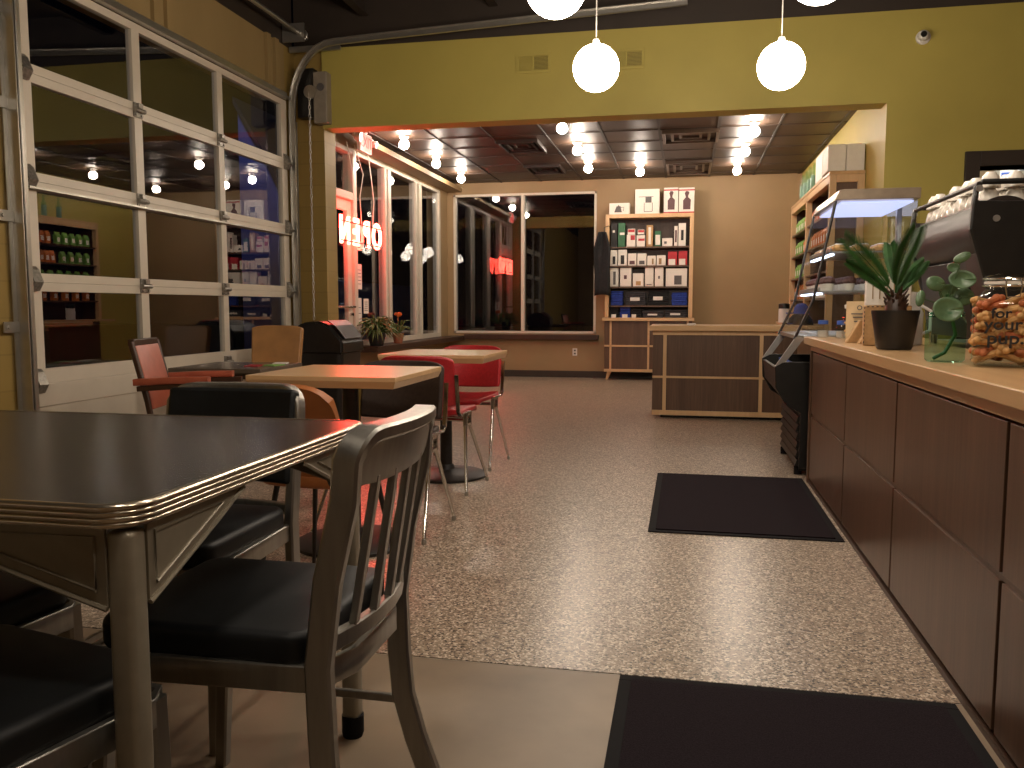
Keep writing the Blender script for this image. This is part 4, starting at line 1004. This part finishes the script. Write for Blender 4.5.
b=MB(); b.box(1.12,1.64,my0+.03,my1,1.455,1.462); b.obj('cup_tray','steelgrey',t)
for x in (1.18,1.60):
    for y in (my0+.08,my1-.08):
        b=MB(); b.cyl((x,y,.884),(x,y,.98),.018,.022,seg=14); b.obj('leg','chrome',t,smooth=True)
b=MB(); b.box(1.0,1.8,3.3,4.9,.80,.883) if False else b.box(1.381,1.95,3.0,5.2,.80,.878); tag(b.obj('back_worktop','steelgrey',bev=.004),'steel worktop behind the maple worktop under the coffee machine','worktop')
b=MB(); b.box(1.40,1.93,3.02,5.18,0,.80); tag(b.obj('back_cabinet','black',bev=.004),'black cabinet under the steel worktop behind the counter','cabinet')
cp=thing('espresso_cup','','cup'); b=MB(); b.lathe([(0,.062),(.018,.062),(.020,.058),(.030,.045),(.037,.015),(.038,.0),(.035,.0),(.033,.015),(.026,.042),(0,.054)],seg=24); b.obj('bowl','ceramic',cp,smooth=True)
b=MB(); b.tube([(.034,0,.02),(.050,0,.025),(.050,0,.04),(.030,0,.045)],.004,seg=6); b.obj('handle','ceramic',cp,smooth=True)
k=0
for lay,nn in ((0,10),(1,10)):
    for i in range(nn):
        for j in range(4):
            if lay==1 and (j==0 and i in (1,4,6,7)): continue
            o=cp if k==0 else dup(cp,(0,0,0)); k+=1
            o.location=(1.165+.088*j,my0+.085+.083*i,1.4625+lay*.063); o.rotation_euler=(0,0,PI*.25)
            o['label']='upturned white cup on the upper layer atop the coffee machine' if lay else 'upturned white cup on the lower layer atop the coffee machine'; o['group']='cups on the coffee machine'
# ================================================================== DINETTE TABLE
def rrect(x0,x1,y0,y1,r,n=8):
    pts=[]
    for cx,cy,a0 in ((x1-r,y1-r,0),(x0+r,y1-r,90),(x0+r,y0+r,180),(x1-r,y0+r,270)):
        for k in range(n+1):
            a=R(a0+90*k/n); pts.append((cx+r*math.cos(a),cy+r*math.sin(a)))
    return pts
TX0,TX1,TY0,TY1,TZ=-1.95,-.760,1.022,1.935,.78
t=thing('dinette_table','dark laminate dinette table with ribbed aluminium edge and grey legs','table',(0,0,0))
b=MB(); b.prism(rrect(TX0+.004,TX1-.004,TY0+.004,TY1-.004,.056),'z',TZ-.03,TZ); b.obj('tabletop','lam',t)
# ribbed edge: profile swept round
prof=[(0,.0015)]; 
nr=4; hh=.034
for k in range(nr):
    z0=-hh*k/nr; z1=-hh*(k+1)/nr; prof+=[(.0025,z0-.0005),(.0045,z0-.002),(.0050,(z0+z1)/2),(.0045,z1+.002),(.0010,z1+.0005),(.0010,z1)]
prof+=[(-.006,-hh-.001),(-.006,.0012)]
b=MB(); t_=bmesh.new(); ring=rrect(TX0,TX1,TY0,TY1,.06,10); cx=(TX0+TX1)/2; cy=(TY0+TY1)/2
rows=[]
for i,p in enumerate(ring):
    q=Vector(ring[(i+1)%len(ring)])-Vector(ring[i-1]); nn_=Vector((q.y,-q.x)).normalized()
    rows.append([t_.verts.new((p[0]+nn_.x*o_,p[1]+nn_.y*o_,TZ+z_)) for o_,z_ in prof])
for i in range(len(rows)):
    A=rows[i];B_=rows[(i+1)%len(rows)]
    for j in range(len(prof)): t_.faces.new((A[j],A[(j+1)%len(prof)],B_[(j+1)%len(prof)],B_[j]))
bmesh.ops.recalc_face_normals(t_,faces=t_.faces); b._add(t_); b.obj('edge_band','ribbed',t,smooth=True,angle=50)
lx0,lx1,ly0,ly1=TX0+.03,TX1-.03,TY0+.032,TY1-.06
for x in (lx0,lx1):
    for y in (ly0,ly1):
        b=MB(); b.box(x-.021,x+.021,y-.021,y+.021,.04,TZ-.04,bev=.010,seg=3); lg=b.obj('leg','tablelegs',t,smooth=True)
        b=MB(); b.lathe([(0,0),(.024,0),(.027,.01),(.027,.055),(.0,.055)],(x,y,0),20); b.obj('rubber_foot','rubber',lg,smooth=True)
def gusset(P0,dr,n_,L):
    """triangular gusset hanging beside a leg, with rim and embossed border"""
    P0=Vector(P0); dr=Vector(dr); n_=Vector(n_); zt_=TZ-.036; D=.118; m_=.35*L
    def P(u,z,o=0): return P0+dr*u+n_*o+Vector((0,0,z))
    b=MB(); g=[]
    for k in range(13):
        u=m_*k/12; dd=max(.004,D*(1-k/12)**.92); g.append([P(u,zt_),P(u,zt_-dd)])
    b.sheet(g,.005)
    low=[P(m_*k/12,zt_-max(.004,D*(1-k/12)**.92),.003) for k in range(13)]
    b.tube(low,.0045,seg=6)
    b.tube([P(.016,zt_-.014,.004),P(m_*.74,zt_-.014,.004),P(.016,zt_-D+.026,.004)],.003,seg=6,closed=True)
    return b
def apron(p0,p1,nrm):
    p0=Vector(p0);p1=Vector(p1);L=(p1-p0).length;d_=(p1-p0)/L
    gusset(p0,d_,nrm,L).obj('gusset','tablelegs',t,smooth=True)
    gusset(p1,-d_,nrm,L).obj('gusset','tablelegs',t,smooth=True)
for p0,p1,nn_ in (((lx1+.02,ly0+.018,0),(lx1+.02,ly1-.018,0),(1,0,0)),((lx0-.02,ly0+.018,0),(lx0-.02,ly1-.018,0),(-1,0,0)),((lx0+.018,ly0-.02,0),(lx1-.018,ly0-.02,0),(0,-1,0)),((lx0+.018,ly1+.02,0),(lx1-.018,ly1+.02,0),(0,1,0))):
    apron(p0,p1,nn_)
# ================================================================== METAL CHAIRS
def metal_chair(name,label,padded):
    t=thing(name,label,'chair')
    # local: faces +Y. rear posts and curved top in one piece
    W=.205; post=[]
    def rear(sx):
        return [(sx*(W+.004),-.295,0),(sx*W,-.252,.12),(sx*(W-.004),-.226,.22),(sx*(W-.008),-.219,.32),(sx*(W-.008),-.215,.45),(sx*(W-.006),-.235,.60),(sx*(W-.006),-.268,.74)]
    L=rear(-1); Rr=rear(1)
    HB=.86 if not padded else .835
    def corner(sx): 
        out=[]; 
        for k in range(1,7):
            a=PI/2*k/6; r=.055; out.append((sx*(W-.006-r*(1-math.cos(a))),-.268-.03*(k/6)-.0*math.sin(a),HB-.012-r+r*math.sin(a)))
        return out
    top=[]
    for k in range(1,8):
        u=-1+2*k/8; top.append((u*(W-.061),-.298-.016*(1-u*u),HB-.012))
    path=L+corner(-1)+top+corner(1)[::-1]+Rr[::-1]
    # resample smooth
    b=MB(); b.tube(path,1,flat=(.0125,.019),up=None) if False else None
    P=[Vector(p) for p in path]; n=len(P); tt_=bmesh.new(); rings=[]
    for i,p in enumerate(P):
        d_=(P[min(i+1,n-1)]-P[max(i-1,0)]).normalized()
        back=Vector((0,-1,0)); back=(back-d_*back.dot(d_)).normalized(); side=d_.cross(back)
        a,c=.0135,.024; q=.005
        ring_=[]
        for x_,y_ in ((a-q,c),(-(a-q),c),(-a,c-q),(-a,-(c-q)),(-(a-q),-c),(a-q,-c),(a,-(c-q)),(a,c-q)): ring_.append(tt_.verts.new(p+side*x_+back*y_))
        rings.append(ring_)
    for A,B_ in zip(rings,rings[1:]):
        for j in range(8): tt_.faces.new((A[j],A[(j+1)%8],B_[(j+1)%8],B_[j]))
    tt_.faces.new(rings[0][::-1]); tt_.faces.new(rings[-1]); bmesh.ops.recalc_face_normals(tt_,faces=tt_.faces); b._add(tt_)
    b.obj('back_frame','steel',t,smooth=True,angle=40)
    zs=.50
    def by(u,z): # back surface y at lateral u (-1..1), height z
        k=(z-.45)/(HB-.45); return -.215-.083*k-(.035-.019*k)*(1-u*u)
    if padded:
        b=MB(); g=[]
        for i in range(9):
            z=.56+(HB-.012-.56)*i/8; row_=[]
            for j in range(11):
                u=-1+2*j/10; row_.append((u*(W-.004),by(u,z)+.030,z))
            g.append(row_)
        b.sheet(g,.035); b.obj('back_pad','blackvinyl',t,smooth=True,bev=.01)
    else:
        b=MB(); g=[]
        for i in range(6):
            z=.757+(HB-.02-.757)*i/5; row_=[]
            for j in range(13):
                u=-1+2*j/12; row_.append((u*(W-.012),by(u,z),z-(.0 if i else .012*(1-abs(u)**4)-.012)))
            g.append(row_)
        b.sheet(g,.014); b.obj('top_panel','steel',t,smooth=True,angle=40)
        for u in (-.60,-.22,.18,.58):
            b=MB(); b.tube([(u*(W-.012),by(u,z)+.0,z) for z in (.495,.56,.66,.77)],1,flat=(.010,.007),up=(0,1,0)); b.obj('slat','steel',t,smooth=True,angle=40)
    b=MB(); b.tube([(u*(W-.012),by(u,.49)+.0,.485) for u in (-1,-.6,-.2,.2,.6,1)],1,flat=(.010,.016),up=(0,0,1)); b.obj('lower_back_rail','steel',t,smooth=True,angle=40)
    # seat frame
    b=MB(); b.tube([(-W+.012,-.205,.425),(-W-.005,.19,.425),(-W+.02,.225,.425),(W-.02,.225,.425),(W+.005,.19,.425),(W-.012,-.205,.425),(.1,-.24,.425),(-.1,-.24,.425)],1,flat=(.008,.024),up=(0,0,1),closed=True); b.obj('seat_frame','steel',t,smooth=True,angle=40)
    b=MB(); pts=rrect(-W+.004,W-.004,-.20,.225,.05); b.prism(pts,'z',.440,.502); 
    o=b.obj('seat_pad','blackvinyl',t,smooth=True,angle=0); m_=o.modifiers.new('bevel','BEVEL'); m_.width=.018; m_.segments=4; m_.limit_method='ANGLE'; m_.angle_limit=R(60)
    for sx in (-1,1):
        b=MB(); b.tube([(sx*(W-.005),.20,.445),(sx*(W+.0),.205,.25),(sx*(W+.005),.222,0)],[1,.92,.8],flat=(.017,.017),up=(0,1,0)); b.obj('front_leg','steel',t,smooth=True,angle=40)
    for sx in (-1,1):
        b=MB(); b.tube([(sx*(W-.001),.20,.205),(sx*(W-.003),-.225,.205)],1,flat=(.006,.009),up=(0,0,1)); b.obj('side_stretcher','steel',t)
    return t
c=metal_chair('metal_chair','brushed aluminium slat back chair at the right end of the dinette table',False)
c.location=(-.815,1.48,0); c.rotation_euler=(0,0,R(90)); c['group']='metal chairs around the dinette table'
c2=dup(c,(-1.055,.985,0),R(-13),'metal chair with black seat at near side, bottom left corner','metal chairs around the dinette table')
c3=dup(c,(-1.455,1.285,0),R(-5),'metal chair at left of frame, seat just showing under the table','metal chairs around the dinette table')
c4=metal_chair('metal_chair','aluminium chair with black padded back across the far side of table',True); c4['group']='metal chairs around the dinette table'
c4.location=(-1.285,1.95,0); c4.rotation_euler=(0,0,R(180))
# ================================================================== WOOD PEDESTAL TABLES
def ped(x,y,lab,rz=0):
    t=thing('cafe_table',lab,'table',(x,y,0),rz,'square wooden cafe tables')
    w=.325; z=.78
    b=MB(); t_=bmesh.new(); A=[t_.verts.new((sx*w,sy*w,z)) for sx,sy in ((-1,-1),(1,-1),(1,1),(-1,1))]; B_=[t_.verts.new((sx*w,sy*w,z-.018)) for sx,sy in ((-1,-1),(1,-1),(1,1),(-1,1))]; C_=[t_.verts.new((sx*(w-.012),sy*(w-.012),z-.048)) for sx,sy in ((-1,-1),(1,-1),(1,1),(-1,1))]
    t_.faces.new(A); t_.faces.new(C_[::-1])
    for P_,Q_ in ((A,B_),(B_,C_)):
        for j in range(4): t_.faces.new((P_[j],Q_[j],Q_[(j+1)%4],P_[(j+1)%4]))
    bmesh.ops.recalc_face_normals(t_,faces=t_.faces); b._add(t_); b.obj('tabletop','maplex',t,bev=.002)
    b=MB(); b.box(-.13,.13,-.13,.13,z-.06,z-.048); b.obj('mounting_plate','blackmetal',t)
    b=MB(); b.lathe([(0,.02),(.04,.02),(.038,.05),(.036,.70),(0,z-.06)],seg=20); b.cyl((0,0,.05),(0,0,z-.06),.036,seg=20); b.obj('column','blackmetal',t,smooth=True)
    b=MB(); b.lathe([(0,.001),(.255,.001),(.255,.014),(.24,.022),(.12,.032),(.055,.048),(.045,.075),(0,.075)],seg=48); b.obj('base_disc','blackmetal',t,smooth=True)
    return t
ped(-1.45,3.48,'maple cafe table on black round base behind the dinette table')
ped(-1.46,5.03,'maple cafe table with red chairs, nearer the back windows')
# ================================================================== CASTELLI-TYPE CHAIRS
def upchair(label,mat,loc,rz,group=None):
    t=thing('upholstered_chair',label,'chair',loc,rz,group)
    w=.215
    b=MB(); g=[]
    for i in range(9):
        z=.50+.29*i/8; row_=[]
        for j in range(13):
            u=-1+2*j/12; zz=z
            if i==8: zz=z-.022*abs(u)**6
            if i==0: zz=z+.012*abs(u)**3
            row_.append((u*w*(1-.02*(i==8)-.02*(i==0)),-.215-.055*(i/8)-.05*(1-u*u),zz))
        g.append(row_)
    b.sheet(g,.028); b.obj('backrest',mat,t,smooth=True,bev=.008)
    b=MB(); g=[]
    for i in range(9):
        y=-.20+.42*i/8; row_=[]
        for j in range(11):
            u=-1+2*j/10; row_.append((u*w*(1 if i<8 else .96),y,.445-.018*math.cos(u*1.4)+(.012 if i<1 else 0)-(.015 if i==8 else 0)+.016))
        g.append(row_)
    b.sheet(g,.03); b.obj('seat',mat,t,smooth=True,bev=.008)
    for sx in (-1,1):
        x=sx*(w+.014)
        b=MB(); b.tube([(x,-.268,.685),(x,-.262,.64),(x,-.245,.54),(x,-.235,.475),(x,-.20,.452),(x,-.13,.455),(x,-.02,.455)],1,flat=(.006,.011),up=(sx,0,0)); b.obj('back_upright','chrome',t,smooth=True,angle=40)
        b=MB(); y=-.055
        b.box(x-.011,x+.011,y-.055,y-.033,.375,.455); b.box(x-.011,x+.011,y+.033,y+.055,.375,.455); b.box(x-.011,x+.011,y-.033,y+.033,.435,.455); b.box(x-.011,x+.011,y-.033,y+.033,.375,.393); b.obj('bracket','chrome',t,bev=.004)
        for yy,yf in ((y-.044,-.235),(y+.044,.205)):
            b=MB(); b.tube([(x,yy,.44),(x,yy,.37),(x+sx*.045,yf,.022)],[.011,.0105,.0085],seg=10); lg=b.obj('leg','chrome',t,smooth=True)
            b=MB(); b.lathe([(0,0),(.011,0),(.012,.012),(.009,.024),(0,.024)],(x+sx*.045,yf,0),12); b.obj('foot_glide','galv',lg,smooth=True)
    b=MB(); b.cyl((-w-.014,-.055,.405),(w+.014,-.055,.405),.009,seg=10); b.cyl((-w-.014,-.02,.415),(w+.014,-.02,.415),.006,seg=8); b.obj('cross_bar','chrome',t,smooth=True)
    return t
upchair('dark brown upholstered chair with metal side legs behind first cafe table','brownuph',(-1.395,3.735,0),R(178))
r1=upchair('red upholstered chair with its back to the camera at second cafe table','red',(-1.455,4.74,0),R(-2),'red chairs at the second cafe table')
r2=dup(r1,(-1.485,5.45,0),R(176),'red upholstered chair on far side of second cafe table, facing camera','red chairs at the second cafe table')
# ================================================================== ORANGE SHELL CHAIR
def shellchair(name,label,mat,loc,rz,legmat='darkwood',back_h=.80,w=.21,wb=.19):
    t=thing(name,label,'chair',loc,rz)
    b=MB(); g=[]
    for i in range(11):
        k=i/10; z=.47+(back_h-.47)*k; row_=[]
        for j in range(13):
            u=-1+2*j/12; ww=wb*(1-.07*k**3); zz=z-.05*abs(u)**4*k**4
            row_.append((u*ww,-.185-.09*k-.035*(1-u*u)*k,zz))
        g.append(row_)
    b.sheet(g,.028); b.obj('backrest',mat,t,smooth=True)
    b=MB(); pts=[(w*math.copysign(abs(math.cos(a))**.6,math.cos(a)),.21*math.copysign(abs(math.sin(a))**.6,math.sin(a))+.0) for a in [2*PI*k/40 for k in range(40)]]
    b.prism(pts,'z',.43,.475); o=b.obj('seat',mat,t,smooth=True,angle=0); m_=o.modifiers.new('bevel','BEVEL'); m_.width=.015; m_.segments=3; m_.limit_method='ANGLE'; m_.angle_limit=R(60)
    for sx in (-1,1):
        for sy in (-1,1):
            b=MB(); b.cyl((sx*.13,sy*.13,.43),(sx*.19,sy*.20,0),.011,.007,10); b.obj('leg',legmat,t,smooth=True)
        b=MB(); b.tube([(sx*.12,-.10,.422),(sx*.12,-.19,.44),(sx*.12,-.225,.55),(sx*.12,-.245,.62)],.008,seg=8); b.obj('back_support',legmat,t,smooth=True)
    return t
shellchair('shell_chair','burnt orange vinyl chair on thin dark legs before first cafe table','orange',(-1.29,2.87,0),R(-6),'blackmetal')
# ================================================================== BY THE GARAGE DOOR
def armchair(label,loc,rz):
    t=thing('wooden_armchair',label,'armchair',loc,rz); w=.25
    for sx in (-1,1):
        b=MB(); b.tube([(sx*.21,-.30,0),(sx*.21,-.22,.30),(sx*.21,-.27,.55),(sx*.21,-.36,.87)],1,flat=(.014,.020),up=(sx,0,0)); b.obj('rear_leg','darkwood',t,smooth=True,angle=40)
        b=MB(); b.tube([(sx*.25,.17,0),(sx*.25,.14,.30),(sx*.255,.13,.615)],1,flat=(.014,.022),up=(sx,0,0)); b.obj('front_leg','darkwood',t,smooth=True,angle=40)
        b=MB(); b.tube([(sx*.245,-.31,.62),(sx*.255,-.1,.632),(sx*.262,.20,.635)],1,flat=(.026,.014),up=(0,0,1)); b.obj('arm_frame','darkwood',t,smooth=True,angle=40)
        b=MB(); b.tube([(sx*.245,-.33,.655),(sx*.255,-.1,.665),(sx*.262,.14,.668)],1,flat=(.032,.018),up=(0,0,1)); b.obj('arm_pad','coral',t,smooth=True,angle=60)
        b=MB(); b.tube([(sx*.225,-.20,.37),(sx*.245,.21,.37)],1,flat=(.010,.020),up=(0,0,1)); b.obj('side_rail','darkwood',t)
    b=MB(); b.box(-.20,.20,-.385,-.345,.845,.885,bev=.006); b.obj('top_rail','darkwood',t)
    b=MB(); b.tube([(0,-.255,.50),(0,-.36,.845)],1,flat=(.195,.022),up=(0,1,.3)); b.obj('back_pad','coral',t,smooth=True,bev=.008,angle=60)
    b=MB(); b.box(-.215,.215,-.20,.24,.385,.455,bev=.02,seg=3,rot=(R(3),0,0)); b.obj('seat_pad','coral',t,smooth=True,angle=60)
    return t
armchair('wooden armchair with coral vinyl pads beside the garage door',(-2.68,4.27,0),R(-76)).scale=(.85,.85,1)
# low dark table
t=thing('side_table','low dark square table between armchair and tan chair','table',(-3.05,5.30,0),R(2))
b=MB(); b.box(-.33,.33,-.30,.36,.625,.655,bev=.003); b.obj('tabletop',plain('grey_brown_laminate',(.11,.085,.065),.25),t)
for x in (-.27,.27):
    for y in (-.25,.30):
        b=MB(); b.cyl((x,y,.625),(x,y,0),.015,.012,12); b.obj('leg','chrome',t,smooth=True)
b=MB(); b.box(-.29,.29,-.27,.32,.585,.625); b.obj('apron','darkwood',t)
for i,(x,y,rz,m_,l) in enumerate([(-2.84,5.55,.3,'paper','white leaflet on the low dark table, largest'),(-2.79,5.35,-.2,'greenbag','green edged leaflet on the low dark table'),(-2.90,5.28,.1,'redprint','red leaflet at the near edge of low dark table')]):
    b=MB(); b.box(-.08,.08,-.11,.11,0,.006); o=b.obj('leaflet',m_); o.location=(x,y,.656+.0065*0); o.rotation_euler=(0,0,rz); tag(o,l,'leaflet')
    o.scale=(.6,.55,1)
# tan chair facing camera
def tanchair(loc,rz):
    t=thing('vinyl_chair','tan vinyl side chair facing the camera by far garage panes','chair',loc,rz)
    b=MB(); g=[]
    for i in range(9):
        k=i/8; z=.50+.41*k; g.append([(u*(.20+.015*k),-.19-.07*k-.02*(1-u*u),z-(.02*abs(u)**5 if i==8 else 0)) for u in [-1+2*j/10 for j in range(11)]])
    b.sheet(g,.045); b.obj('backrest','tanvinyl',t,smooth=True,bev=.012)
    b=MB(); b.box(-.22,.22,-.20,.24,.42,.48,bev=.02,seg=3); b.obj('seat','tanvinyl',t,smooth=True)
    for sx in (-1,1):
        b=MB(); b.tube([(sx*.20,.22,0),(sx*.19,.18,.42)],.011,seg=10); b.obj('front_leg','chrome',t,smooth=True)
        b=MB(); b.tube([(sx*.20,-.27,0),(sx*.19,-.20,.42),(sx*.19,-.235,.62)],.011,seg=10); b.obj('rear_leg','chrome',t,smooth=True)
    return t
tanchair((-3.20,6.0,0),R(185))
# bin
t=thing('litter_bin','black plastic litter bin with domed lid in front of the block pier','bin',(-3.12,6.98,0),0)
b=MB(); g=[]
loft(b,[rsq(.19,.05,.0),rsq(.20,.05,.02),rsq(.235,.05,.62),rsq(.235,.05,.66)]); b.obj('body','black',t,smooth=True,angle=30)
b=MB(); b.prism([(-.25,.65),(-.25,.80),(-.21,.87),(-.12,.925),(0,.94),(.08,.93),(.15,.88),(.25,.77),(.25,.65)],'y',-.25,.25,bev=.02,seg=3); b.obj('lid','black',t,smooth=True,angle=30)
b=MB(); b.prism([(.095,.936),(.158,.892),(.252,.782),(.258,.79),(.165,.902),(.10,.944)],'y',-.20,.20); b.obj('swing_flap','blackgloss',t)
# sill plants
t=thing('bushy_plant','bushy green plant in dark pot at near end of window sill','potted plant',(-3.44,9.05,.621))
b=MB(); b.lathe([(0,0),(.075,0),(.10,.10),(.105,.15),(.095,.15),(0,.135)],seg=24); b.obj('pot','pot',t,smooth=True)
rr=random.Random(5); b=MB()
for k in range(170):
    a=rr.uniform(0,2*PI); e=rr.uniform(-.1,1.3); L=rr.uniform(.14,.32); d_=Vector((math.cos(a)*math.cos(e),math.sin(a)*math.cos(e)*1.3,math.sin(e)))
    p=Vector((0,0,.14)); m_=p+d_*L*.6+Vector((0,0,.03)); q=p+d_*L-Vector((0,0,.05*L/.2))
    b.tube([p,m_,q],[.002,.012,.001],seg=4)
b.obj('foliage','leaf3',t,smooth=True)
t=thing('bromeliad','orange flowered bromeliad in terracotta pot on the window sill','potted plant',(-3.44,9.78,.621))
b=MB(); b.lathe([(0,0),(.05,0),(.07,.09),(.075,.12),(.065,.12),(0,.11)],seg=24); b.obj('pot','terracotta',t,smooth=True)
b=MB()
for k in range(34):
    a=rr.uniform(0,2*PI); L=rr.uniform(.15,.30); e=rr.uniform(.5,1.2); d_=Vector((math.cos(a)*math.cos(e),math.sin(a)*math.cos(e),math.sin(e)))
    p=Vector((0,0,.11)); b.tube([p,p+d_*L*.7,p+d_*L+Vector((math.cos(a)*.05,math.sin(a)*.05,-.07))],[.004,.009,.001],seg=4)
b.obj('foliage','leaf3',t,smooth=True)
b=MB(); b.cyl((0,0,.1),(0,0,.34),.005,seg=8)
for k in range(14):
    a=k*2.4; e=.2+.09*k; b.tube([(0,0,.32),(.03*math.cos(a),.03*math.sin(a),.335+.003*k),(.06*math.cos(a)*math.cos(e),.06*math.sin(a)*math.cos(e),.345+.035*math.sin(e))],[.004,.012,.001],seg=5)
b.obj('flower','petal',t,smooth=True)
# notices on glass
for i,(y,z,hh,ww,l) in enumerate([(8.98,1.40,.28,.14,'tall white paper notice taped to the window beside the door'),(8.97,.93,.46,.12,'white paper notice taped low on the window beside the door'),(9.17,1.07,.17,.15,'small white card taped to window above the sill plants')]):
    t=thing('paper_notice',l,'notice',(XW-.010,y,z)); b=MB(); b.box(0,.002,-ww/2,ww/2,-hh/2,hh/2); b.obj('sheet','paper',t)
    b=MB(); 
    for k in range(5): b.box(.002,.0028,-ww*.35,ww*.3,-hh*.3+k*hh*.14,-hh*.3+k*hh*.14+.006)
    b.obj('printed_lines','greyink',t)
# ================================================================== LIGHT + WORLD + CAMERA
wd=bpy.data.worlds.new('night'); scn.world=wd; wd.use_nodes=True
wd.node_tree.nodes['Background'].inputs[0].default_value=(.35,.45,1,1); wd.node_tree.nodes['Background'].inputs[1].default_value=.0004
def lamp(name,kind,loc,energy,color,size=.1,rot=(0,0,0)):
    l=bpy.data.lights.new(name,kind); l.energy=energy; l.color=color
    if kind=='AREA': l.size=size
    elif kind=='SUN': l.angle=.1
    else: l.shadow_soft_size=size
    o=bpy.data.objects.new(name,l); COL.objects.link(o); o.location=loc; o.rotation_euler=rot; return o
sp=lamp('added_blue_spot','SPOT',(-7.6,13.6,5.6),60,(.55,.62,1),.15,(R(62),0,R(18))); sp.data.spot_size=R(70); sp.data.spot_blend=.6  # added unseen spot, only to brighten the blue shape outside
lamp('added_doorway_fill','POINT',(2.7,8.2,2.75),26,(.9,.95,1),.1)  # added light without a fixture, brightens the room behind the doorway
cam=bpy.data.cameras.new('camera'); cam.sensor_fit='HORIZONTAL'; cam.sensor_width=36; cam.lens=F/1024*36; cam.clip_start=.02; cam.clip_end=200
co=bpy.data.objects.new('camera',cam); COL.objects.link(co); co.location=(0,0,H); co.rotation_euler=(PI/2-PITCH,0,YAW); scn.camera=co
scn.view_settings.view_transform='Standard'; scn.view_settings.look='None'; scn.view_settings.gamma=1; scn.view_settings.exposure=1.02
scn.view_settings.use_curve_mapping=False
